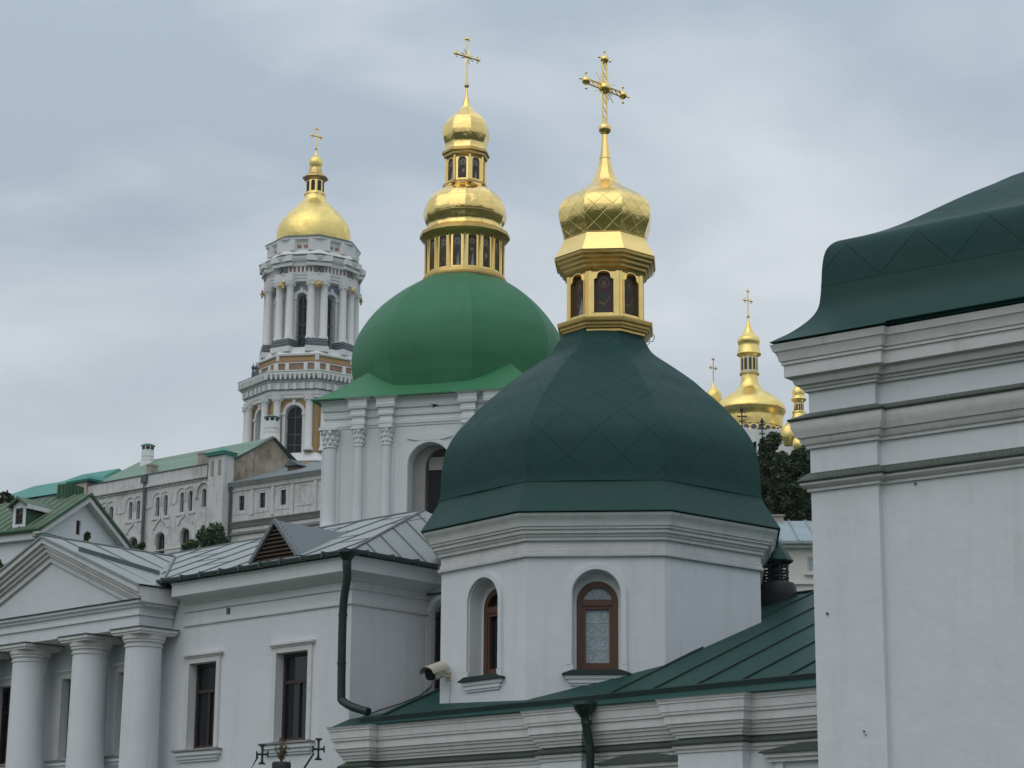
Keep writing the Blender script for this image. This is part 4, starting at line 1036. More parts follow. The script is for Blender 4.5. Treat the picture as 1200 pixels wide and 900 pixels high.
    m = MB(); zl, zh = zfor(X, Y, 217), zfor(X, Y, 190); rd = ax([(22.6, 200)])[0][0]; apo = rd * math.cos(PI / 8); hw = rd * math.sin(PI / 8)
    for k in range(8):
        fr = face_frame(X, Y, -KA + 6 + 45 * k, apo); q = .19
        m.wall(fr, rect(-hw, hw, zl, zh + .4), [arch(-q, q, zl + .08, zh, 10)], 0, .08)
        e_ = fr.p(-hw, 0, 0); m.lathe(e_.x, e_.y, [(.06, zl), (.06, zh + .2)], 8)
        if k in (7, 0, 1, 2, 6): icon(fr, -q - .01, q + .01, zl + .07, zh + .01, -.06, [3, 4, 6, 5, 2, 4, 3, 4][k], ul, bg=6)
    m.build('drum', GOLF, ul)
    m = MB(); m.lathe(X, Y, ax([(22.5, 191), (23, 189), (25.5, 187), (26, 184.5), (28, 183), (28, 180.5), (26, 179)]), 8, -KA + 6, smooth=False); m.build('cornice', GOLD_OLD, ul)
    P = [(26.5, 180), (24.6, 176.5), (24, 172), (25.5, 167), (27.2, 161), (27.5, 155.5), (26.3, 149.5), (23, 143.5), (18, 138), (13, 133.5), (8.5, 129), (5.3, 124), (3.3, 118), (1.8, 111), (1.1, 103)]
    m = MB(); m.lathe(X, Y, catmull(ax(P), 5), 8, -KA + 6, sub=2); od = m.build('upper_bulb', GOLW, t, 10)
    zb_ = zfor(X, Y, 100.5); m = MB(); m.ball((X, Y, zb_), 3.0 * px, 14); m.build('cross_ball', GOLD_OLD, t)
    h = zfor(X, Y, 46) - zb_
    ortho_cross('cross', t, (X, Y, zb_), h, .62, math.radians(38), .040, rays=True)
    # bird-nest sized vent on the eave
    return f, zE
KF, KZE = green_church()

# ============================================================ great bell tower
def bell_tower():
    X, Y = at(364.5, 380, 400).x, 400.0; YW = -9.5
    t = thing('bell_tower', 'tall tiered white and ochre bell tower with golden onion top, far left of centre', 'bell tower', (X, Y, terrain(X, Y)))
    X2 = X - .6
    sh = lambda y: y + max(0, min(9, (y - 350) * .13))       # front mouldings are read nearer than the axis
    def ax(pr, x=X, f=1 / .97): return axprof(x, Y, [(h, sh(q)) for h, q in pr], f)
    D = 412 / F
    def columns(par, rad, zlo, zhi, r, off, name='column', gold=False, mats=None):
        for k in range(-2, 4):
            a = math.radians(YW - 22.5 + 45 * k); 
            for q in (-1, 1):
                b = a + q * off; x = X + rad * math.sin(b); y = Y - rad * math.cos(b)
                m = MB(); m.lathe(x, y, [(r * 1.25, zlo), (r * 1.25, zlo + .5), (r, zlo + .8), (r * .88, zhi - 1.6)], 14); co = m.build(name, PLB, par)
                m = MB(); m.lathe(x, y, [(r * .9, zhi - 1.6), (r * 1.0, zhi - 1.0), (r * 1.5, zhi - .15), (r * 1.5, zhi)], 12)
                for j in range(6): m.ball((x + r * 1.15 * math.cos(j * PI / 3), y + r * 1.15 * math.sin(j * PI / 3), zhi - .7), r * .35, 6)
                m.build('capital', PLB, co)
                if gold and q == -1:
                    nx, ny = math.sin(a), -math.cos(a); c = Vector((X + (rad + r * 1.5) * nx, Y + (rad + r * 1.5) * ny, zhi - .9)); tx = Vector((ny, -nx, 0)) * -1
                    m = MB()
                    for j in range(8):
                        th = j * PI / 4; v = tx * math.cos(th) + Vector((0, 0, 1)) * math.sin(th); m.tube([c, c + v * .85], [.30, .08], 5)
                    m.ball(c, .38, 10); m.build('gilded_star', GOLD_OLD, co)
    def tier(name, rad, zlo, zhi, wdt, ahi, alo, mt, dep=1.6, holes=True):
        m = MB(); apo = rad * math.cos(PI / 8); hw = rad * math.sin(PI / 8)
        for k in range(8):
            fr = face_frame(X, Y, YW + 45 * k, apo)
            m.wall(fr, rect(-hw, hw, zlo, zhi), [arch(-wdt, wdt, alo, ahi, 12)] if holes else [], 0, dep, 0, 1)
        o = m.build(name, [mt, PLB], t)
        for k in (-2, -1, 0, 1, 2):
            fr = face_frame(X, Y, YW + 45 * k, apo)
            m = MB(); m.ring(fr, archopen(-wdt, wdt, alo, ahi, 12), archopen(-wdt - .55, wdt + .55, alo, ahi + .55, 12), -.01, .25); m.box(fr, -.25, .25, ahi - .1, ahi + .9, 0, .5)
            for q in (-1, 1): m.box(fr, q * (wdt + .32) - .42, q * (wdt + .32) + .42, ahi - wdt - .35, ahi - wdt + .15, 0, .42)
            m.build('arch_surround', PLB, o)
        # sparse ironwork seen through the arches
        m = MB()
        for k in (-1, 0, 1):
            fr = face_frame(X, Y, YW + 45 * k, apo - dep * .6)
            for zz in (alo + (ahi - alo) * .25, alo + (ahi - alo) * .45, alo + (ahi - alo) * .78): m.tube([fr.p(-wdt, zz), fr.p(wdt, zz)], .12, 5)
            m.tube([fr.p(0, alo), fr.p(0, ahi)], .08, 5)
        m.lathe(X, Y, [(apo - dep - .3, zlo), (apo - dep - .3, zhi)], 8, YW, m=1); m.build('dark_interior', [GRD, DARK], o)
        return o
    z = lambda py: zfor(X, Y, sh(py))
    def mould(name, rows, mt, par=t, n=8):
        m = MB(); m.lathe(X, Y, ax(rows), n, YW, smooth=False); return m.build(name, mt, par)
    # --- lower visible tier (ochre wall, paired columns)
    R3 = ax([(66, 500)])[0][0]
    t3 = tier('lower_tier', R3, z(640), z(468), 10.0 * D, z(480), z(540), OCH)
    columns(t3, R3 + .5, z(534), z(471), .72, .125)
    mould('lower_pedestal', [(76, 640), (76, 548), (78, 547), (78, 545.5), (76, 544), (70, 536), (66, 535)], PLB)
    for k in (-1, 0, 1):
        apo = ax([(76.3, 545)])[0][0] * math.cos(PI / 8); fr = face_frame(X, Y, YW + 45 * k, apo)
        m = MB(); m.box(fr, -3.2, 3.2, z(553), z(549), 0, .15); m.build('ochre_panel', OCH, t3)
    mould('entablature', [(66, 474), (71, 473), (71, 470), (72, 469), (72, 464), (73.5, 463), (73.5, 456), (76, 455), (77, 452), (79, 449), (80.5, 448), (81, 445), (78, 443), (72, 442)], PLB)
    # modillions and dentils, with a dark band painting the shade behind the blocks
    for nm, rr, z0, z1, w, g, mt in (('modillions', 75.5, 462, 456, .30, .78, PLB), ('dentils', 80, 451.5, 446.5, .16, .44, PLB)):
        m = MB(); rad = ax([(rr, z0)])[0][0]; apo = rad * math.cos(PI / 8); hw = rad * math.sin(PI / 8)
        for k in (-2, -1, 0, 1, 2):
            fr = face_frame(X, Y, YW + 45 * k, apo); s = -hw + g / 2
            while s < hw: m.box(fr, s - w, s + w, z(z0 + 2), z(z1 + 1), -.6, .15); s += g * 2
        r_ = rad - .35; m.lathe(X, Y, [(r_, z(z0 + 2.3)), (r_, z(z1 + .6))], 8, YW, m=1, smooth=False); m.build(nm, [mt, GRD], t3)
    mould('green_ledge', [(81, 445.2), (81.3, 444.6), (72, 441), (60, 440)], GPA, t3)
    # parapet with brown panels and white posts
    mould('parapet', [(61, 446), (61, 430.5), (62, 430), (62, 428)], BRK)
    m = MB(); rad = ax([(61.3, 435)])[0][0]; apo = rad * math.cos(PI / 8); hw = rad * math.sin(PI / 8)
    for k in (-2, -1, 0, 1, 2):
        fr = face_frame(X, Y, YW + 45 * k, apo)
        for s in (-hw + .1, -hw * .45, hw * .45, hw - .1): m.box(fr, s - .34, s + .34, z(441), z(431), -.1, .3)
        m.box(fr, -hw, hw, z(431.2), z(430.4), -.1, .2)
    m.build('parapet_posts', PLB, t3)
    # small figure-like finial urns on the left of the ledge
    for px_ in (296.5, 300):
        q = at(px_, 440, 396); m = MB(); m.lathe(q.x, q.y, [(.3, zfor(q.x, q.y, 442)), (.3, zfor(q.x, q.y, 436)), (.16, zfor(q.x, q.y, 434.5)), (.42, zfor(q.x, q.y, 431)), (.1, zfor(q.x, q.y, 428)), (.02, zfor(q.x, q.y, 425))], 8); m.build('ledge_finial', GRD, t3)
    # --- step between tiers: ochre band with white panels
    m = MB(); m.lathe(X, Y, ax([(60, 432), (58, 431), (58, 422), (60, 421)]), 8, YW, m=1, smooth=False); rad = ax([(58.3, 425)])[0][0]; apo = rad * math.cos(PI / 8); hw = rad * math.sin(PI / 8)
    for k in (-2, -1, 0, 1, 2):
        fr = face_frame(X, Y, YW + 45 * k, apo)
        for s in (-hw, hw): m.box(fr, s - .30, s + .30, z(432), z(421), -.1, .25)
    m.build('ochre_band', [PLB, OCH], t)
    mould('upper_base', [(60, 422), (60.5, 421.2), (60.5, 419.6), (57, 417), (56, 416), (55, 413), (50, 411)], PLB)
    # --- upper tier
    R4 = ax([(45.5, 380)])[0][0]
    t4 = tier('upper_tier', R4, z(420), z(342), 6.3 * D, z(354.5), z(412), PLB)
    columns(t4, R4 + .75, z(404), z(343.5), .74, .145, gold=True)
    # banded dark bases under each column pair
    for k in range(-2, 4):
        a = math.radians(YW - 22.5 + 45 * k); rad = R4 + .55; x = X + rad * math.sin(a); y = Y - rad * math.cos(a); fr = Fr(x, y, -math.degrees(a))
        m = MB()
        for j, (za, zb_, e) in enumerate(((417, 411.5, 2.15), (411, 408.6, 2.05), (408.2, 405.8, 1.98), (405.4, 403.6, 1.9))):
            m.box(fr, -e, e, z(za), z(zb_), -1.6, e - .9, 0 if j == 0 else 1)
            if j: m.box(fr, -e + .1, e - .1, z(zb_), z(zb_ - .5), -1.5, e - 1.0, 0)
        m.build('column_base', [PLB, GRD], t4)
    # festoon of blue tiles above the arch
    m = MB(); apo = R4 * math.cos(PI / 8)
    for k in (-1, 0, 1, 2):
        fr = face_frame(X, Y, YW + 45 * k, apo); m.box(fr, -1.7, 1.7, z(353), z(345.5), .02, .16)
    m.build('tile_panel', mat('blue_grey_tile', (.20, .24, .33), .5, var=.6, vscale=1.6, bump=.02), t4)
    mould('upper_entablature', [(46, 344.5), (52.5, 343.5), (52.5, 340.5), (53.5, 340), (53.5, 337), (54.5, 336.5), (54.5, 333.5)], PLB)
    mould('frieze', [(53.5, 334), (53.5, 327.5)], BRK)
    m = MB(); rad = ax([(54.3, 330)])[0][0]; apo = rad * math.cos(PI / 8); hw = rad * math.sin(PI / 8)
    for k in (-2, -1, 0, 1, 2):
        fr = face_frame(X, Y, YW + 45 * k, apo); s = -hw + .3
        while s < hw - .1: m.box(fr, s - .17, s + .17, z(334), z(327.5), -.25, .12); s += .78
        for q in (-1, 1): m.box(fr, q * (hw - .55) - .45, q * (hw - .55) + .45, z(334), z(327.5), -.2, .2, 1)
    m.build('triglyphs', [PLB, GRD], t4)
    mould('upper_cornice', [(54.5, 328), (56.5, 327), (57, 323.5), (59.5, 321.5), (61, 317.5), (61, 316), (57, 313.5), (53, 309), (52, 308)], PLB)
    m = MB()
    mould('cornice_flashing', [(61.2, 316.8), (61.3, 315.5), (56, 312.8)], GRD)
    # ressauts: cornice breaks forward over the column pairs
    for k in range(-2, 4):
        a = math.radians(YW - 22.5 + 45 * k); rad = ax([(50, 330)])[0][0]; x = X + rad * math.sin(a); y = Y - rad * math.cos(a); fr = Fr(x, y, -math.degrees(a))
        m = MB()
        for za, zb_, e in ((344, 334.5, .55), (327.4, 323.7, 1.05), (322.5, 316.2, 1.45), (308.5, 296, .18)): m.box(fr, -2.3 - (e - 1.1) * .3, 2.3 + (e - 1.1) * .3, z(za), z(zb_), -2, e)
        m.build('cornice_block', PLB, t4)
    mould('attic', [(52, 311), (51.5, 309), (51.5, 308), (49.5, 307), (49.5, 297.5), (51.5, 296.5), (54, 295.5), (54.5, 293), (43, 288)], PLB)
    m = MB(); rad = ax([(49.6, 300)])[0][0]; apo = rad * math.cos(PI / 8); hw = rad * math.sin(PI / 8)
    for k in (-2, -1, 0, 1, 2):
        fr = face_frame(X, Y, YW + 45 * k, apo)
        for s in (-1.25, 1.25): m.box(fr, s - 1.0, s + 1.0, z(304.5), z(301.2), 0, .08)
        for s in (-hw + .45, hw - .45): m.box(fr, s - .2, s + .2, z(304.8), z(300.8), 0, .08)
    m.build('attic_panel', BRK, t4)
    mould('attic_flashing', [(54.8, 293.2), (54.8, 292.1), (43, 287)], GRD)
    # --- golden dome, small lantern, top bulb
    P = [(42, 291), (43.2, 282), (43, 273), (41, 266.5), (36.5, 259.5), (30, 252), (23.5, 245.5), (17, 239.5), (13.2, 235), (12, 231), (11.6, 228)]
    m = MB(); m.lathe(X, Y, catmull(ax(P, X, 1), 4), 48); m.build('dome', GOLT, t, 40)
    m = MB(); m.lathe(X, Y, ax([(12.6, 229.5), (12.6, 227.5), (10.2, 226.5), (10.2, 222), (10.2, 212)], X), 8, YW, smooth=False); la = m.build('lantern', GOLT, t)
    m = MB(); rad = ax([(10.4, 218)])[0][0]; apo = rad * math.cos(PI / 8)
    for k in (-2, -1, 0, 1, 2): fr = face_frame(X, Y, YW + 45 * k, apo); m.prism(fr, arch(-.36, .36, z(225.5), z(213.5), 8), -.02, .04)
    m.build('lantern_opening', DARK, la)
    m = MB(); m.lathe(X, Y, ax([(10, 213), (14, 211), (15, 209.5), (14.6, 208.3), (10, 205.5), (7.6, 202), (7, 198)], X), 8, YW, smooth=False); m.build('lantern_roof', GOLD_OLD, la)
    P = [(7.2, 200), (6.8, 197.5), (7.8, 194), (8.3, 190.5), (7.2, 187), (4.6, 184.3), (2.2, 182), (1.1, 179), (.7, 175)]
    m = MB(); m.lathe(X, Y, catmull(ax(P, X, 1), 4), 24); m.build('top_bulb', GOLT, la, 40)
    zz = z(174.5); m = MB(); m.ball((X, Y, zz), 1.7 * D, 10); m.build('cross_ball', GOLD_OLD, t)
    ortho_cross('cross', t, (X, Y, zz), z(151) - zz, .95, math.radians(35), .12, GOLF)
bell_tower()

# ============================================================ distant cathedral with golden domes
def cathedral():
    Y = 300.0; X = at(878, 430, Y).x; D = 8.4 ** -1
    t = thing('golden_domed_cathedral', 'distant cathedral with cluster of golden domes above dark trees, right of the octagonal chapel', 'cathedral', (X, Y, terrain(X, Y)))
    def dome(x, y, P, name, top=None, round_n=28, mt=GOLT, step=4):
        m = MB(); m.lathe(x, y, catmull(axprof(x, y, P), step), round_n); return m.build(name, mt, t, 40)
    z = lambda py, x=X, y=Y: zfor(x, y, py)
    # main
    P = [(37.6, 503), (38.4, 496), (38.7, 490.5), (41.2, 485), (42, 481.5), (39.7, 476.5), (35, 471), (28, 465.5), (19.5, 460), (13.5, 455), (10.8, 449.5), (9.6, 444), (9.6, 439)]
    md = dome(X, Y, P, 'main_dome')
    def small(x, y, half, y0, y1, par, n=8, gold=GOLT):
        """little drum with arched lights"""
        (r, z0), (_, z1) = axprof(x, y, [(half, y0), (half, y1)])
        m = MB(); m.lathe(x, y, [(r * 1.12, z0 - .1), (r * 1.12, z0 + .12), (r, z0 + .15), (r, z1)], 16); o = m.build('drum', PLB, par)
        m = MB()
        for k in range(12):
            a = 2 * PI * k / 12; fr = Fr(x + r * math.sin(a), y - r * math.cos(a), -math.degrees(a)); w = r * .13
            m.prism(fr, arch(-w, w, z0 + (z1 - z0) * .15, z1 - (z1 - z0) * .15, 6), -.05, .05)
        m.build('drum_window', GLD, o)
        m = MB()
        for k in range(12):
            a = 2 * PI * (k + .5) / 12; m.tube([(x + r * math.sin(a), y - r * math.cos(a), z0), (x + r * math.sin(a), y - r * math.cos(a), z1)], r * .09, 5)
        m.build('gilt_rib', GOLF, o); return o
    small(X, Y, 9.7, 437.5, 418, md)
    for h, py in ((11.5, 438.5),): m = MB(); m.lathe(X, Y, axprof(X, Y, [(9, 440), (h, 439.5), (h, 437.5), (9, 437)]), 24); m.build('ring', GOLD_OLD, md)
    P = [(9, 419.5), (12, 417.5), (14.3, 416), (14.0, 414.5), (12.9, 410.5), (12.1, 406.5), (12.3, 404.5), (13.4, 400.5), (12.4, 397), (9.5, 394), (6.6, 390.5), (4.2, 386), (2.5, 381), (1.1, 374.5), (.7, 371)]
    dome(X, Y, P, 'top_bulb', step=3)
    m = MB(); m.ball((X, Y, z(371)), .22, 10); m.build('cross_ball', GOLD_OLD, t)
    ortho_cross('cross', t, (X, Y, z(371)), z(341) - z(371), .62, math.radians(35), .085, GOLF)
    # white drum under the main dome with round painted medallions
    (r, z0), (_, z1) = axprof(X, Y, [(35.5, 540), (35.5, 502)])
    m = MB(); m.lathe(X, Y, [(r, z0 - 8), (r, z1)], 36); dr = m.build('main_drum', PLB, t)
    m = MB()
    for k in range(-6, 7):
        a = math.radians(14 * k); fr = Fr(X + r * math.sin(a), Y - r * math.cos(a), -math.degrees(a)); m.ring(fr, ellipse(0, z(508), .42, .42, 12) + [(.42, z(508))], ellipse(0, z(508), .62, .62, 12) + [(.62, z(508))], -.05, .1); m.prism(fr, ellipse(0, z(508), .36, .36, 12), -.05, .05, 1)
    m.build('medallion', [GOLF, GRD], dr)
    # gable finials in front
    for px_, y0, y1 in ((869.5, 501, 476), (893, 516, 490)):
        q = at(px_, 495, Y - 6); m = MB(); zz = lambda py: zfor(q.x, q.y, py); hh = zz(y1) - zz(y0)
        m.tube([(q.x, q.y, zz(y0)), (q.x, q.y, zz(y1))], .10, 6)
        for fz, w in ((.30, .30), (.52, .55), (.72, .34)): m.tube([(q.x - w, q.y, zz(y0) + hh * fz), (q.x + w, q.y, zz(y0) + hh * fz)], .10, 5); m.ball((q.x - w, q.y, zz(y0) + hh * fz), .14, 6); m.ball((q.x + w, q.y, zz(y0) + hh * fz), .14, 6)
        m.lathe(q.x, q.y, [(.1, zz(y0) + hh * .75), (.34, zz(y0) + hh * .85), (.02, zz(y1))], 8); m.build('gable_finial', IRON, t)
        m = MB(); fr = Fr(q.x, q.y, 0); m.prism(fr, ellipse(0, zz(y0) - 1.6, 1.9, 1.7, 14, 0, 180) + [(-1.9, zz(y0) - 5), (1.9, zz(y0) - 5)], -1.2, 0); m.build('gable', PLB, t)
    # side cupolas
    def cup(px_, yy, P, crossy, name='side_dome', arm=.5, th=.07):
        q = at(px_, P[0][1], yy); o = dome(q.x, q.y, P, name, round_n=20, step=3)
        if crossy: a = zfor(q.x, q.y, crossy[0]); b = zfor(q.x, q.y, crossy[1]); ortho_cross('cross', o, (q.x, q.y, a), b - a, arm, math.radians(35), th, GOLD_OLD)
        return q
    cup(836.7, 305, [(6, 486), (8, 476), (9.3, 469), (9.6, 464), (8.5, 460), (5.5, 456.5), (2.8, 453.5), (1.4, 450.5), (.7, 447)], (448, 421))
    q = cup(936, 296, [(5.5, 472), (8.8, 469), (8.9, 467.6), (6.9, 465), (7.4, 461), (7, 457.5), (5, 454), (2.9, 450.5), (1.5, 447), (.7, 442)], (443, 436), arm=.01)
    small(q.x, q.y, 5.4, 483.5, 472.5, dr)
    m = MB(); m.lathe(q.x, q.y, axprof(q.x, q.y, [(24, 505), (18, 499), (11, 493), (7.8, 489), (7, 485), (8, 484), (7.9, 482.5)]), 20); m.build('lower_dome', GOLT, t, 40)
    cup(925, 288, [(6, 522), (9.3, 514), (9.9, 508), (8.8, 502.5), (5.5, 499), (2, 497)], None)
    cup(936.5, 284, [(5, 530), (7.2, 524), (7.5, 519.5), (6.3, 515), (3.6, 512.5), (1, 511.5)], None)
    m = MB(); f = Fr(X, Y - 2, 0); m.box(f, -4, 11, terrain(X, Y) - 3, z(512), -14, 3); m.build('body', PLB, t)
cathedral()

# ============================================================ weathered long building on the left
B = Fr(*at(261, 600, 170).xy, 39)
def old_block():
    f = B
    t = thing('weathered_brick_hall', 'long weathered whitewashed hall with paired arched windows, pale green roof and stained gable', 'building', (f.x, f.y, terrain(f.x, f.y)))
    pd = .35
    H = lambda px, py, d=0: f.hit(px, py, d)
    s1 = H(244, 560)[0]; sl = H(84, 580)[0]
    zt = H(172, 556.5)[1] - .98
    def win(xa, xb, ya, yb): a, b = H(xa, (ya + yb) / 2)[0], H(xb, (ya + yb) / 2)[0]; xm = (xa + xb) / 2; return a, b, H(xm, yb)[1], H(xm, ya)[1]
    ups = [win(120, 123.8, 594, 614), (win(128.2, 132.4, 593.5, 614)), win(150.8, 154.8, 588, 609), win(160, 164, 586.5, 608.5), win(182.5, 186.8, 582.5, 605), win(192, 196.2, 580, 604), win(210.8, 215.3, 577, 600), win(220.5, 225.3, 575, 599), win(236.6, 241.5, 572.5, 594)]
    los = [win(151, 161, 630, 650), win(183, 192.8, 624.5, 650), win(211.3, 221.8, 619.5, 646), win(235, 240, 615, 640)]
    W = [(a, b, z0, z1) for a, b, z0, z1 in ups + los]
    m = MB(); m.wall(f, rect(sl, s1 + .05, terrain(f.x, f.y) - 6, zt), [arch(*q, 8) for q in W], 0, .4)
    m.build('wall', PLD, t)
    for q in W:
        g = MB(); g.face([f.p(*v, -.3) for v in arch(*q, 8)]); g.box(f, (q[0] + q[1]) / 2 - .04, (q[0] + q[1]) / 2 + .04, q[2], q[3] - .1, -.3, -.24, 1); g.build('window', [GLD, WOODD], t)
    m = MB()
    for q in los[:3]:
        m.ring(f, archopen(q[0] - .08, q[1] + .08, q[3] - .9, q[3] + .08, 8), archopen(q[0] - .2, q[1] + .2, q[3] - .9, q[3] + .2, 8), -.01, .08)
        c_ = (q[0] + q[1]) / 2; m.ring(f, [(c_ - .75, q[3] + .35), (c_ - .5, q[3] + .75), (c_ - .1, q[3] + 1.0), (c_, q[3] + 1.35), (c_ + .1, q[3] + 1.0), (c_ + .5, q[3] + .75), (c_ + .75, q[3] + .35)], [(c_ - .92, q[3] + .35), (c_ - .62, q[3] + .88), (c_ - .2, q[3] + 1.15), (c_, q[3] + 1.6), (c_ + .2, q[3] + 1.15), (c_ + .62, q[3] + .88), (c_ + .92, q[3] + .35)], -.01, .10)
    for q in ups[:0]: pass
    for i in (0, 2, 4, 6):
        a = ups[i][0] - .55; b = ups[i][1] + .55; c = ups[i + 1][0] - .55; d = ups[i + 1][1] + .55; zz = ups[i][3]
        for (p, q) in ((a, b), (c, d)): m.ring(f, archopen(p + .22, q - .22, zz - .75, zz + .33, 10), archopen(p + .10, q - .10, zz - .75, zz + .46, 10), -.01, .08)
        m.box(f, a + .2, d - .2, ups[i][2] - .28, ups[i][2] - .14, -.01, .09)
        nx = ups[i + 2][0] - .55
        m.box(f, d + .03, nx - .03, zz - .82, zz - .72, -.01, .07)
    q = ups[8]; m.ring(f, archopen(q[0] - .45, q[1] + .45, q[3] - .7, q[3] + .45, 10), archopen(q[0] - .6, q[1] + .6, q[3] - .7, q[3] + .62, 10), -.01, .17)
    m.build('brick_surround', PLD, t)
    # string courses, cornice and parapet
    m = MB(); ln = [f.xy(sl, 0), f.xy(s1, 0)]
    for (z0, z1, o) in ((zt - .16, zt + 0.0, .28), (zt - .36, zt - .30, .07), (ups[3][2] - 2.9, ups[3][2] - 2.8, .06)):
        m.sweep(ln, [(-.01, z0), (o, z0 + .05), (o, z1), (-.01, z1 + .04)])
    s = sl + .2
    while s < s1: m.box(f, s, s + .16, zt - .30, zt - .162, -.01, .12); s += .36
    m.build('string_course', PLD, t)
    m = MB(); m.box(f, sl, s1, zt + .045, zt + .9, -.5, .16); m.build('parapet', PLD, t)
    m = MB(); m.box(f, sl, s1, zt + .905, zt + .98, -.55, .24); m.build('parapet_coping', GRD, t)
    # corner pier with turquoise cap
    a, b = H(244, 560, pd)[0], H(261.5, 560, pd)[0]; zc = H(252, 534, pd)[1]
    m = MB(); m.box(f, a, b, terrain(f.x, f.y) - 6, zc, -.75, pd); pr = m.build('corner_pier', PLD, t)
    m = MB(); m.box(f, a + .28, a + .6, zc - 1.6, zc - .4, pd, pd + .04); m.box(f, b - .6, b - .28, zc - 1.6, zc - .4, pd, pd + .04); m.build('blind_niche_shade', SHADE, pr)  # flat grey plates, niche shade given by colour alone
    m = MB(); m.box(f, a - .2, b + .2, zc + .003, zc + .22, -.9, pd + .22); 
    P0 = [f.p(a - .3, zc + .22, pd + .3), f.p(b + .3, zc + .22, pd + .3), f.p(b + .3, zc + .22, -1.0), f.p(a - .3, zc + .22, -1.0)]; c = f.p((a + b) / 2, zc + .85, -.3)
    Q = [p.lerp(Vector((c.x, c.y, zc + .62)), .45) for p in P0]
    for k in range(4): m.face([P0[k], P0[(k + 1) % 4], Q[(k + 1) % 4], Q[k]]); m.face([Q[k], Q[(k + 1) % 4], c])
    m.build('pier_cap', GTQ, pr)
    a, b = H(84, 575, pd)[0], H(101, 575, pd)[0]; zc = H(93, 566, pd)[1]
    m = MB(); m.box(f, a, b, terrain(f.x, f.y) - 6, zc, -2.2, pd); pr = m.build('corner_pier', PLS, t)
    m = MB(); m.lathe(*f.xy((a + b) / 2, -.9), [(2.0, zc + .01), (2.1, zc + .2), (1.5, zc + .6), (.4, zc + .85), (.01, zc + .9)], 4, -f.a, smooth=False); m.build('pier_cap', GTQ, pr)
    # gable wall and roof
    ge = Fr(*f.xy(b * 0 + 0, 0), f.a - 90)
    g = ge
    sA, zA = g.hit(319, 514); s0, z0 = g.hit(262.5, 543); hwG = sA - s0
    zb_ = zt - .2
    m = MB(); m.wall(g, [(0, 10), (2 * sA, 10), (2 * sA, z0 - .3), (sA, zA), (0, z0 - .3)], [], 0); m.build('gable_wall', PLS, t)
    m = MB(); L_ = f.hit(162, 548, -sA)[0]
    sT = (zA - z0) / sA
    e = -.3
    m.face([f.p(.3, z0 - e * sT + .1, e), f.p(L_, z0 - e * sT + .1, e), f.p(L_, zA + .1, -sA), f.p(.3, zA + .1, -sA)])
    m.face([f.p(.3, z0 + .1, -2 * sA), f.p(L_, z0 + .1, -2 * sA), f.p(L_, zA + .1, -sA), f.p(.3, zA + .1, -sA)])
    m.face([f.p(L_, z0 - e * sT + .1, e), f.p(L_ - 2.6, z0 - e * sT + .1, e), f.p(L_ - 2.6, z0 + .8, -sA), f.p(L_, zA + .1, -sA)])
    m.build('roof', GPA, t)
    m = MB(); 
    for q in (0, 2 * sA): m.prism(g, [(q, z0 - .28), (sA, zA + .02), (sA, zA + .20), (q, z0 - .10)], -.2, .12)
    m.build('gable_verge', GRD, t)
    # two stepped white vent chimneys with small turquoise caps
    for cx_, ys_, dd_, k_ in ((172.5, (560, 546, 541, 540.5, 536, 535.5, 523, 522.6, 523.3, 520.6, 519.6, 527.5, 524.3), -sA * .85, 1), (317, (540, 515, 509, 508.5, 503, 502.5, 490, 489.6, 490.3, 487.6, 486.6, 494, 491), -sA * 1.6, 1.15)):
        Yq = f.p(H(cx_, 550, dd_)[0], 0, dd_).y; q = at(cx_, 546, Yq)
        zz = lambda py: zfor(q.x, q.y, py); Dm = proj(q.x, q.y, 33)[2] / F * k_
        v = [zz(y) for y in ys_]
        m = MB(); m.lathe(q.x, q.y, [(9.5 * Dm, v[0]), (9.5 * Dm, v[1]), (8 * Dm, v[2]), (8.2 * Dm, v[3]), (7.4 * Dm, v[4]), (8 * Dm, v[5]), (7.4 * Dm, v[6]), (8.2 * Dm, v[7])], 8, 8, smooth=False)
        ch = m.build('vent_chimney', PLB, t)
        m = MB(); m.lathe(q.x, q.y, [(8.4 * Dm, v[8]), (9.0 * Dm, v[7]), (5 * Dm, v[9]), (.01, v[10])], 8, 8, smooth=False); m.build('cap', GTQ, ch)
        for k in (-1, 0, 1): m = MB(); fr = face_frame(q.x, q.y, 8 + 45 * k, 7.5 * Dm * math.cos(PI / 8)); m.box(fr, -.15, .15, v[11], v[12], -.02, .04); m.build('vent_hole', DARK, ch)
    for xa, xb, ya, yb in ((231.5, 237, 543, 530.5), (171.5, 176, 553.5, 544)):
        sa, z1 = H(xa, yb, -.5); sb, _ = H(xb, yb, -.5); m = MB(); m.box(f, sa, sb, H(xa, ya, -.5)[1] - .5, z1 - .15, -1.3, -.55); m.box(f, sa - .06, sb + .06, z1 - .147, z1, -1.36, -.49); m.build('chimney_stack', CLAY, t)
    # rain pipe
    s, z = H(172, 565); m = MB(); m.tube([f.p(s, z, .2), f.p(s, z - 12, .2)], .13, 8); m.box(f, s - .3, s + .3, z - .1, z + .5, -.01, .4); m.build('rain_pipe', GRD, t)
    # ---------- lower annex continuing to the right
    t2 = thing('weathered_annex', 'lower weathered white annex with square windows and grey roof, between hall gable and green-domed church', 'building', (f.x + 8, f.y - 4, terrain(f.x + 8, f.y)))
    h = Fr(*f.xy(.05, -.6), 36); HH = lambda px, py, d=0: h.hit(px, py, d)
    se = 16; ze = (HH(261, 569)[1] + HH(391, 549)[1]) / 2
    Wn = []
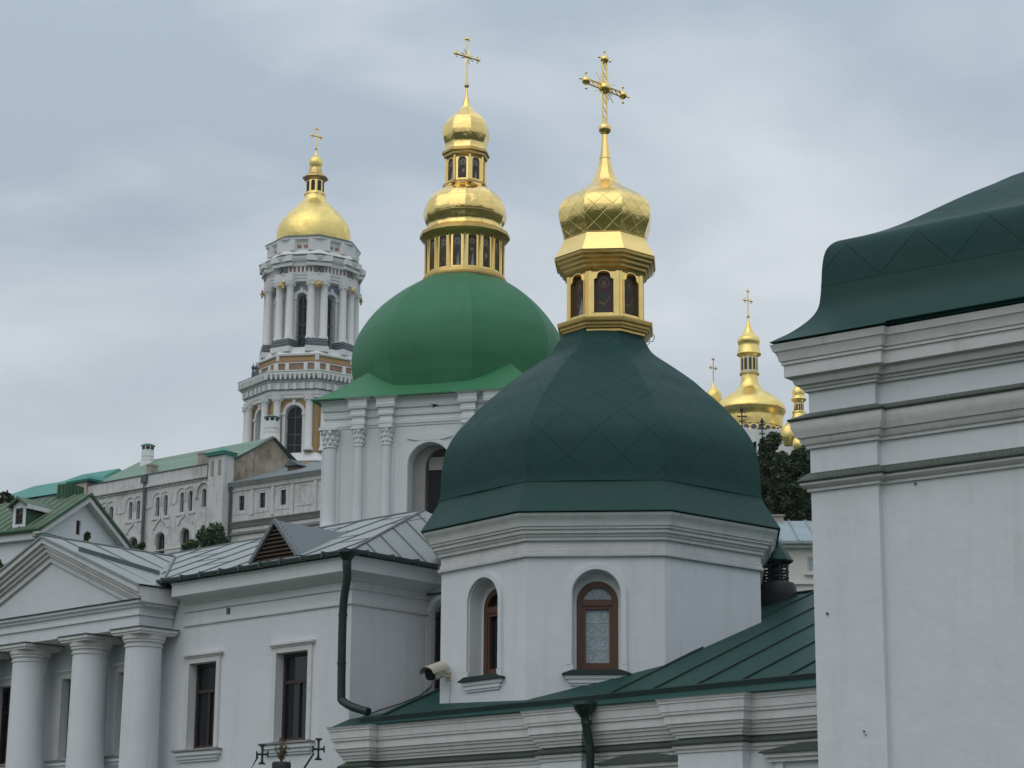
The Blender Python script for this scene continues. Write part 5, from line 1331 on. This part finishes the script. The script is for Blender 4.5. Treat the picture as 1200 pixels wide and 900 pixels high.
    for xa, xb, ya, yb in ((280, 286.4, 581, 598), (304, 310.7, 577.4, 595), (328.6, 335, 574, 591.6), (378.6, 385, 567, 584)):
        Wn.append((HH(xa, 585)[0], HH(xb, 585)[0], HH((xa + xb) / 2, yb)[1], HH((xa + xb) / 2, ya)[1]))
    m = MB(); m.wall(h, rect(0, se, 10, ze), [rect(a, b, c, d) for a, b, c, d in Wn], 0, .3); m.build('wall', PLD, t2)
    for q in Wn: simple_window(t2, h, *q, -.2, WOODD, GLD, .05, transom=q[2] + (q[3] - q[2]) * .6)
    m = MB(); e = .12
    for q in Wn + [(HH(352.5, 580)[0], HH(360, 580)[0], HH(356, 587)[1], HH(356, 571)[1])]:
        for (a, b, c, d) in ((q[0] - .3, q[0] - .16, q[2] - .2, q[3] + .3), (q[1] + .16, q[1] + .3, q[2] - .2, q[3] + .3), (q[0] - .16, q[1] + .16, q[3] + .16, q[3] + .3), (q[0] - .45, q[1] + .45, q[2] - .34, q[2] - .2)): m.box(h, a, b, c, d, -.01, .035)
    for px_ in (268, 296, 320, 343, 370): s = HH(px_, 580)[0]; m.box(h, s - .16, s + .16, HH(px_, 603)[1], ze - .7, -.01, .11)
    for py in (573.5, 612): pass
    lines = [h.xy(0, 0), h.xy(se, 0)]
    for z0_, z1_, o in ((ze - .35, ze - .02, .35), (ze - .8, ze - .6, .15)): m.sweep(lines, [(-.01, z0_), (o, z0_ + .15), (o, z1_), (-.01, z1_)])
    m.build('wall_trim', PLD, t2)
    m = MB(); zl = HH(300, 610)[1]
    m.sweep(lines, [(-.01, zl - .45), (.12, zl - .4), (.2, zl - .1), (.30, zl), (-.01, zl + .14)]); zl = HH(340, 616)[1]; m.sweep(lines, [(-.01, zl - .25), (.18, zl - .2), (.18, zl), (-.01, zl + .05)]); zl = HH(370, 634)[1]; m.sweep(lines, [(-.01, zl - .25), (.15, zl - .2), (.15, zl), (-.01, zl + .05)])
    m.build('ledge', mat('dark_stained_ledge', (.22, .21, .20), .95, var=.4, vscale=.8, bump=.01), t2)
    m = MB(); zr = ze + .1; sR, zR = HH(338, 547, -5); 
    A1 = h.p(-.2, ze, .45); A2 = h.p(se, ze, .45); top = h.p(sR, max(zR, ze + 1.2), -5); top2 = h.p(se, max(zR, ze + 1.2), -5)
    m.face([A1, A2, top2, top]); m.face([A1, top, h.p(-.2, ze, -10)]); m.face([A1, A2, h.p(se, ze - .12, .45), h.p(-.2, ze - .12, .45)]); rf = m.build('roof', GRA, t2)
    s, z = HH(342.5, 549, -2); m = MB(); m.box(h, s - .5, s + .5, z - 1.2, z + .2, -2.8, -2.0); m.build('roof_vent', LOUV, rf)
    m = MB(); m.prism(h, [(s - .75, z + .203), (s + .75, z + .203), (s, z + .7)], -3, -1.8); m.build('vent_cap', GRD, rf)
    m = MB(); s = .25; m.tube([h.p(s, ze - .3, .3), h.p(s, ze - .9, .15), h.p(s, 14, .15)], .14, 8); m.build('rain_pipe', GRD, t2)
old_block()

# ---------- turquoise roofed building beyond
def turquoise():
    Yc = 215; D = Yc / F
    t = thing('turquoise_roofed_hall', 'far building of which mostly the bright turquoise roof shows behind the weathered hall', 'building', (*at(90, 600, Yc).xy, 35))
    f = Fr(*at(140, 560, Yc).xy, 36); H = f.hit
    def slab(pts, d0=0, back=-7, name='roof', mt=GTQ):
        (xa, ya), (xb, yb) = pts
        sa, za = H(xa, ya, back); sb, zb = H(xb, yb, back); z = (za + zb) / 2
        m = MB(); m.face([f.p(sa, z, back), f.p(sb, z, back), f.p(sb + 1.2, z - 3.6, 0), f.p(sa - 3.5, z - 3.6, 0)]); m.face([f.p(sb, z, back), f.p(sb + 1.2, z - 3.6, 0), f.p(sb + 1.2, z - 3.6, back * 2)])
        m.face([f.p(sa, z, back), f.p(sa - 3.5, z - 3.6, 0), f.p(sa - 3.5, z - 3.6, back * 2)])
        return m.build(name, mt, t), z
    _, z = slab([(96, 558), (140, 547)]); slab([(40, 572), (88, 559.5)]); 
    m = MB(); s0 = H(20, 590)[0]; m.box(f, s0, 1.2, 20, z - 3.7, -12, -.4); m.build('wall', PLD, t)
turquoise()

# ---------- gabled house with moss green roof
def gable_house():
    Y0 = 70; g0 = at(46.7, 616, Y0)
    g = Fr(g0.x, g0.y, -60)              # gable wall runs right and away
    f = Fr(g0.x, g0.y, 30)               # eave side runs left and away
    t = thing('gabled_house', 'white house with moss green roof, dormer and plain gable, left edge behind the portico', 'house', (g0.x, g0.y, terrain(g0.x, g0.y)))
    zE = g0.z; sA, zA = g.hit(98.5, 581.5); sB, zB = g.hit(141, 637)
    Wd = 2 * sA; L_ = -9
    a0, a1 = g.hit(89.3, 617)[0], g.hit(94.5, 617)[0]; z0, z1 = g.hit(92, 627)[1], g.hit(92, 610)[1]
    m = MB(); m.wall(g, [(0, 5), (Wd, 5), (Wd, zE), (sA, zA - .1), (0, zE)], [rect(a0, a1, z0, z1)], 0, .12)
    m.wall(f, rect(L_, 0, 5, zE), [], 0); m.build('wall', PL, t)
    simple_window(t, g, a0, a1, z0, z1, -.1, WOODD, GLD, .05)
    e = .30; sl = (zA - zE) / sA
    m = MB()
    # slopes in f coordinates: d from +e (eave) back to -sA (ridge); overhang past the gable by e
    def sh(s, d, h=0): return f.p(s, zE + sl * (-d) + h if d > -sA else zA + h, d)
    for h in (0, .07):
        m.face([sh(e, e * .9, h), sh(L_, e * .9, h), sh(L_, -sA, h), sh(e, -sA, h)])
    m.face([f.p(e, zE - sl * e, -Wd - e), f.p(L_, zE - sl * e, -Wd - e), f.p(L_, zA + .07, -sA), f.p(e, zA + .07, -sA)])
    rf = m.build('roof', GHS, t)
    m = MB()
    for q, r in ((-e, sA), (Wd + e, sA)):
        zq = zE - sl * e
        m.prism(g, [(q, zq - .02), (r, zA - .02), (r, zA + .09), (q, zq + .09)], e - .03, e + .03)
    m.build('verge_board', GBX, rf)
    m = MB()
    for q, r in ((-e, sA), (Wd + e, sA)):
        zq = zE - sl * e; m.prism(g, [(q, zq - .20), (r, zA - .22), (r, zA - .03), (q, zq - .03)], .0, e - .03)
    m.build('soffit', PLT, rf)
    m = MB(); s = 0
    while s > L_: m.tube([sh(s, e * .85, .09), sh(s, -sA, .09)], .022, 4); s -= .38
    m.build('standing_seam', GHR, rf)
    # clad chimney box
    c = -sA + .15; sa = f.hit(67, 575, c)[0]; sb = f.hit(80, 575, c)[0]
    fz = lambda py: f.hit(74, py, c)[1]
    m = MB(); m.box(f, sa, sb, zA - 1.2, fz(567), c - .75, c); ch = m.build('clad_chimney', GBX, t)
    m = MB(); 
    k = sa + .09
    while k < sb: m.box(f, k - .012, k + .012, zA - 1.1, fz(567.5), c, c + .02); k += .16
    fe = Fr(*f.xy(sb, c), f.a - 90); k = .1
    while k < .75: m.box(fe, k - .012, k + .012, zA - 1.1, fz(567.5), 0, .02); k += .16
    m.build('cladding_ribs', GBX, ch)
    # dormer
    d = .1; sa, sb = f.hit(15.5, 600, d)[0], f.hit(30.5, 600, d)[0]; zp = f.hit(23, 586, d)[1]; ze = f.hit(23, 592.5, d)[1]; zb = zE + .05
    wa, wb = f.hit(18.5, 600, d)[0], f.hit(27, 600, d)[0]; w0, w1 = f.hit(23, 614.3, d)[1], f.hit(23, 595.5, d)[1]
    m = MB(); m.wall(f, [(sa, zb - .4), (sb, zb - .4), (sb, ze), ((sa + sb) / 2, zp), (sa, ze)], [rect(wa, wb, w0, w1)], d, .08); do = m.build('dormer', PL, t)
    m = MB(); m.face([f.p(sb, zb - .5, d), f.p(sb, ze, d), f.p(sb, ze, -1.2)]); m.face([f.p(sa, zb - .5, d), f.p(sa, ze, d), f.p(sa, ze, -1.2)]); m.build('dormer_cheek', GBX, do)
    simple_window(do, f, wa, wb, w0, w1, d - .06, WOODD, GLD, .05, transom=w0 + (w1 - w0) * .62)
    m = MB(); c = (sa + sb) / 2; ov_ = .14
    for q, s in ((sa - ov_, -1), (sb + ov_, 1)):
        zz = ze - ov_ * (zp - ze) / ((sb - sa) / 2)
        m.prism(f, [(c, zp + .02), (q, zz + .02), (q, zz + .09), (c, zp + .10)], -2.0, d + .16)
    m.build('dormer_roof', GHS, do)
    m = MB()
    for q in (sa - ov_, sb + ov_): m.box(f, q - .03, q + .03, ze - .14, ze - .0, -1.4, d + .12)
    m.build('dormer_fascia', PLT, do)
    # eaves gutter and lower ledge on the gable
    m = MB(); m.tube([sh(e, e, 0) + Vector((0, 0, .02)), sh(L_, e, 0) + Vector((0, 0, .02))], .06, 8); m.build('gutter', GBX, rf)
    m = MB(); za = g.hit(50, 617, .3)[1]; m.box(g, -.3, Wd, zE - .42, zE - .30, -.01, .42); m.build('ledge', GBX, t)
    m = MB(); m.box(g, -.1, Wd, zE - .62, zE - .425, -.01, .25); m.box(f, L_, .1, zE - .45, zE - .22, -.01, .2); m.build('cornice', PL, t)
gable_house()

# ---------- house behind on the right
def right_house():
    Y0 = 62; f = Fr(*at(935, 650, Y0).xy, 2); H = f.hit
    t = thing('blue_roofed_house', 'cream house with pale blue seamed roof glimpsed between the chapel and the right-hand church wall', 'house', (f.x, f.y, terrain(f.x, f.y)))
    ze = H(935, 636)[1]; sR, zR = H(935, 610.5, -2.6); wa, wb = H(946, 660)[0], H(953.5, 660)[0]; z0, z1 = H(950, 671)[1], H(950, 653)[1]
    m = MB(); m.wall(f, rect(-4, 6, 0, ze), [rect(wa, wb + .25, z0, z1)], 0, .1); m.build('wall', mat('cream_plaster', (.66, .65, .60), .9, var=.06, bump=.005), t)
    simple_window(t, f, wa, wb + .25, z0, z1, -.08, PLT, GLL, .05)
    m = MB(); m.box(f, -4, 6, ze - .16, ze - .02, -.01, .22); m.box(f, -4, 6, H(935, 685)[1], H(935, 683)[1], -.01, .08); m.box(f, wa - .08, wb + .35, z0 - .08, z0 - .02, -.01, .1); m.build('cornice', PLT, t)
    m = MB(); m.face([f.p(-4.2, ze, .35), f.p(6, ze, .35), f.p(6, zR, -2.6), f.p(-4.2, zR, -2.6)]); m.face([f.p(-4.2, ze - .08, .35), f.p(6, ze - .08, .35), f.p(6, ze, .35), f.p(-4.2, ze, .35)]); rf = m.build('roof', BLU, t)
    m = MB(); s = -4
    while s < 6: m.tube([f.p(s, ze + .03, .33), f.p(s, zR + .03, -2.58)], .02, 4); s += .5
    m.build('standing_seam', GRY, rf)
    s = H(909, 610, -2.6)[0]; m = MB(); m.box(f, s - .22, s + .22, zR - .4, zR + .12, -2.9, -2.5); m.box(f, s - .26, s + .26, zR + .123, zR + .17, -2.94, -2.46); m.build('chimney', CLAY, t)
right_house()

# ============================================================ trees
LEAFM = leafmat('mid_green_leaves', (.022, .05, .016), (.065, .115, .035))
def tree(name, label, px, py_top, py_bot, Y, half_px, leaf=.16, n=4200, mt=LEAF, seed=1, group=None, lean=0, squash=1, clumps=26):
    rnd = random.Random(seed); q = at(px, py_top, Y); D = proj(q.x, Y, q.z)[2] / F
    zt = q.z; zb = at(px, py_bot, Y).z; hw = half_px * D; g = terrain(q.x, Y)
    cz = (zt + zb) / 2; hh = (zt - zb) / 2
    t = thing(name, label, 'tree' if 'bush' not in name else 'bush', (q.x, Y, g), group)
    m = MB(); m.tube([(q.x, Y, g - .3), (q.x + .1 * hw, Y, (g + cz) / 2), (q.x, Y, cz + hh * .3)], [hw * .10, hw * .075, hw * .03], 10)
    cl = []
    for k in range(clumps):
        while True:
            v = Vector((rnd.uniform(-1, 1), rnd.uniform(-1, 1), rnd.uniform(-1, 1)))
            if v.length < 1: break
        v *= rnd.uniform(.55, .85); c = Vector((q.x + v.x * hw, Y + v.y * hw, cz + v.z * hh)); cl.append((c, (rnd.uniform(.17, .34) if clumps > 50 else rnd.uniform(.22, .42)) * min(hw, hh * 1.4)))
        if k % 2 == 0: m.tube([(q.x, Y, cz - hh * rnd.uniform(.3, .9)), Vector((q.x, Y, cz)).lerp(c, .5) + Vector((0, 0, -.1 * hh)), c], [hw * .035, hw * .02, hw * .008], 5)
    m.build('trunk', BARK, t)
    m = MB(); 
    for i in range(n):
        c, r = cl[i % len(cl)]
        v = Vector((rnd.gauss(0, 1), rnd.gauss(0, 1), rnd.gauss(0, 1))).normalized() * r * rnd.uniform(.45, 1.08)
        p = c + v; a = Vector((rnd.gauss(0, 1), rnd.gauss(0, 1), rnd.gauss(0, .7))).normalized(); b = a.cross(Vector((rnd.gauss(0, 1), rnd.gauss(0, 1), rnd.gauss(0, 1)))).normalized()
        s = leaf * rnd.uniform(.6, 1.3)
        m.face([p - a * s, p + b * s * .5, p + a * s, p - b * s * .5])
    m.build('crown', mt, t, merge=False)
    return t
GT = 'dark trees between the chapel and the right-hand wall'
tree('deciduous_tree', 'tall dark leafy tree below the golden domes, directly right of the green chapel dome', 903, 503, 628, 92, 28, .11, 24000, seed=2, group=GT, clumps=70)
tree('deciduous_tree', 'dark leafy tree standing against the left edge of the right-hand church wall', 950, 505, 628, 96, 32, .11, 24000, seed=3, group=GT, clumps=70)
tree('deciduous_tree', 'dark tree filling low between two taller ones above the pale blue roof', 926, 512, 630, 90, 30, .11, 24000, seed=9, group=GT, clumps=70)
tree('round_tree', 'round green tree in front of the weathered hall, rising behind the grey roof', 252, 612, 668, 120, 24, .13, 9000, LEAFM, seed=4)
tree('small_tree', 'thin pale green bushy tree left of the round tree, before an arched window', 226, 628, 662, 118, 12, .12, 2600, LEAFB, seed=5, clumps=12)
tree('bush', 'small green bush before the base of the hall wall, right of the drainpipe', 166, 624, 650, 115, 5, .12, 500, LEAFB, seed=6, clumps=6)
tree('bush', 'tiny dark bush at the foot of the white gable, beside its window', 103, 622, 640, 66, 5.5, .07, 500, seed=7, clumps=6)
tree('deciduous_tree', 'dark tree crown at the left edge above the moss green roof', 0, 571, 640, 110, 30, .2, 3600, seed=8)
tree('deciduous_tree', 'small dark tuft of treetop at the very left edge, highest of the trees there', -12, 553, 620, 112, 15, .2, 1800, seed=12)
tree('small_tree', 'leafy green tree at the left edge below the gabled house, touching the pediment', 2, 643, 720, 58, 16, .09, 3000, LEAFB, seed=10, clumps=16)

# ============================================================ security camera on the chapel corner
def camera_box():
    A = Vector(ov(0, OR_) + (0,)); fr = face_frame(OX, OY, YAW - 45, OR_ * math.cos(PI / 8))
    s, z = fr.hit(524, 791, .03)
    t = thing('security_camera', 'beige weatherproof security camera on a bracket at the left corner of the octagonal chapel', 'camera', fr.p(s, z, 0))
    ax_ = Vector((-.50, -.80, -.30)).normalized(); side = ax_.cross(Vector((0, 0, 1))).normalized(); up = side.cross(ax_)
    c = fr.p(s, z, .20) + Vector((-.04, 0, .02))
    def sec(k, w, h, n=20):
        w *= .84; h *= .84
        return [c + ax_ * k + side * (w * math.copysign(abs(math.cos(a)) ** .6, math.cos(a))) + up * (h * math.copysign(abs(math.sin(a)) ** .6, math.sin(a))) for a in [2 * PI * j / n for j in range(n)]]
    m = MB(); rows = [sec(-.17, .085, .08), sec(-.15, .105, .10), sec(.14, .115, .105), sec(.15, .11, .10)]; m.grid(rows, 0, None, True, smooth=True); m.face(rows[0]); m.build('housing', CAMW, t, 40)
    m = MB(); m.face(sec(.150, .108, .098)); r2 = [sec(.150, .06, .06), sec(.165, .055, .055)]; m.grid(r2, 0, None, True); m.face(r2[1]); m.build('front_glass', GLD, t)
    m = MB(); 
    up1 = [c + ax_ * k + side * (.125 * math.cos(a)) + up * (.025 + .11 * math.sin(a)) for k in (-.18,) for a in [PI * j / 10 for j in range(11)]]
    up2 = [p + ax_ * .43 for p in up1]; m.grid([up1, up2], 0, None, False); m.grid([[p + up * .006 for p in up1], [p + up * .006 for p in up2]]); m.build('sun_shield', CAMW, t)
    m = MB(); m.tube([fr.p(s + .02, z - .02, 0), fr.p(s + .02, z - .02, .10), c - up * .09], .018, 8); m.box(fr, s - .03, s + .07, z - .08, z + .04, 0, .015); m.build('bracket', CAMW, t)
    m = MB(); m.tube([fr.p(s + .06, z - .05, .012), fr.p(s + .05, z - .3, .012), fr.p(s + .0, z - .55, .012), fr.p(s - .02, z - .75, .012)], .005, 5); m.build('cable', WIRE, t)
camera_box()

# ============================================================ iron crosses with a potted plant, rising into the bottom of the frame
def iron_stand():
    Y = 24.0; D = 24.3 / F; P = lambda x, y, dy=0: at(x, y, Y + dy)
    q = P(330, 900); t = thing('wrought_iron_stand', 'black wrought iron stand with two forked crosses leaning out at the bottom left of centre', 'iron stand', (q.x, Y, 0))
    m = MB(); zt = P(329, 915).z; m.tube([(q.x, Y, 0), (q.x, Y, zt - .1)], .03, 10); m.lathe(q.x, Y, [(.2, 0), (.2, .04), (.05, .10), (.03, .3)], 16)
    m.tube([(q.x - .55, Y, zt - .35), (q.x - .3, Y, zt - .18), (q.x, Y, zt - .12), (q.x + .2, Y, zt - .2), (q.x + .25, Y, zt - .35)], .014, 8)
    m.build('post', IRON, t)
    for cx, cy, hv, hh, foot, joint in ((307.4, 884, 11.5, 7.2, (288, 912), (302.3, 886.5)), (373.2, 878, 12.5, 7.2, (344, 919), (368, 882.5))):
        m = MB(); m.tube([P(q_x, q_y) for q_x, q_y in ((q.x and 329, 930), foot, joint)] if False else [Vector((q.x, Y, zt - .12)), P(*foot), P(*joint)], .011, 8); a = m.build('arm', IRON, t)
        c = P(cx, cy); m = MB(); fr = Fr(c.x, c.y, 4); H, W = hv * D, hh * D
        for (dx, dz, ln) in ((0, 1, H), (0, -1, H), (1, 0, W), (-1, 0, W)):
            sx_, sz_ = (dz, dx) if dz else (0, 1)
            w0, w1 = .011, .040
            pts = []
            for tt, w_ in ((0, w0), (.35, .010), (.72, .013), (.93, w1), (1.0, w1 * .95)):
                pts.append((tt * ln, w_))
            poly = [(dx * l + (w_ if dz else 0), c.z + dz * l + (0 if dz else w_)) for l, w_ in pts] + [(dx * l - (w_ if dz else 0), c.z + dz * l - (0 if dz else w_)) for l, w_ in reversed(pts)]
            m.prism(fr, poly, -.008 - .0005 * abs(dx), .008 + .0005 * abs(dx))
        m.ball(c, .02, 8); m.build('iron_cross', IRON, a)
    # pot with a dried plant
    tp = thing('potted_plant', 'dark hanging pot with dried spiky brownish plant between the two iron crosses', 'potted plant', (q.x, Y - .12, zt - .3))
    c = P(330, 893); m = MB(); Rr = 11 * D
    m.lathe(c.x, Y, [(Rr * .55, c.z - .30), (Rr * .95, c.z - .16), (Rr * 1.0, c.z - .02), (Rr * .9, c.z + .0), (Rr * .82, c.z - .03), (.01, c.z - .03)], 20, cap0=True); m.build('pot', IRON, tp)
    m = MB(); rnd = random.Random(4); b = Vector((c.x, Y, c.z - .02))
    for k in range(26):
        a = rnd.uniform(0, 2 * PI); h = rnd.uniform(.10, .30); l = rnd.uniform(.02, .10); mid = b + Vector((math.cos(a) * l * .4, math.sin(a) * l * .4, h * .6)); e = b + Vector((math.cos(a) * l, math.sin(a) * l, h))
        w = Vector((-math.sin(a), math.cos(a), 0)) * .006; m.face([b - w, b + w, mid + w, mid - w]); m.face([mid - w, mid + w, e])
        for j in range(5):
            p = b.lerp(e, rnd.uniform(.45, 1)); v = Vector((rnd.gauss(0, 1), rnd.gauss(0, 1), rnd.gauss(0, 1))).normalized() * .035; u = v.cross(Vector((0, 1, .3))).normalized() * .007; m.face([p - u, p + u, p + v])
    m.build('foliage', DRYL, tp, merge=False)
    m = MB(); m.tube([b + Vector((Rr * .5, 0, 0)), b + Vector((Rr * .2, 0, .10)), b + Vector((-.02, 0, .16))], .006, 6); m.tube([b + Vector((Rr * .9, 0, 0)), b + Vector((Rr * .8, 0, .05))], .008, 6); m.build('wire_hanger', WIRE, tp)
iron_stand()

# ============================================================ one bird in flight
def bird():
    q = at(509.5, 475.5, 60); t = thing('flying_bird', 'small black swallow in flight before the white wall under the green dome', 'bird', q)
    m = MB(); k = .12; O = q
    V = lambda x, y, z: O + Vector((x, y, z)) * k
    m.tube([V(-.55, 0, -.42), V(-.3, 0, -.25), V(0, 0, 0), V(.3, 0, .25), V(.48, 0, .36)], [.004, .02, .034, .026, .004], 8)
    for w in ([V(-.1, 0, -.1), V(.25, 0, .22), V(.55, .5, .3), V(1.1, 1.2, .15), V(.4, .6, .05)], [V(-.1, 0, -.1), V(.25, 0, .22), V(-.1, -.5, .28), V(-1.1, -1.1, .02), V(-.35, -.5, .0)]):
        m.face(w); m.face([p + Vector((0, 0, -.006)) for p in w])
    m.face([V(-.5, 0, -.38), V(-1.0, .12, -.62), V(-.75, 0, -.55), V(-1.05, -.12, -.72)])
    m.build('bird_body', DARK, t)
bird()

# ============================================================ thin air between here and the far towers
def haze():
    me = bpy.data.meshes.new('haze'); bm = bmesh.new(); bmesh.ops.create_cube(bm, size=1)
    for v in bm.verts: v.co = Vector((v.co.x * 6400, v.co.y * 8400 + 1000, -60 if v.co.z < 0 else 175))
    bm.to_mesh(me); bm.free(); o = bpy.data.objects.new('haze', me); COL.objects.link(o)
    m = bpy.data.materials.new('thin_haze'); m.use_nodes = True; t = m.node_tree; t.nodes.clear()
    out = t.nodes.new('ShaderNodeOutputMaterial'); v = t.nodes.new('ShaderNodeVolumePrincipled')
    v.inputs['Color'].default_value = (.86, .92, 1, 1); v.inputs['Density'].default_value = HAZE; v.inputs['Anisotropy'].default_value = .2
    t.links.new(v.outputs[0], out.inputs['Volume']); me.materials.append(m)
    tag(o, kind='stuff')
HAZE = .00014
haze()
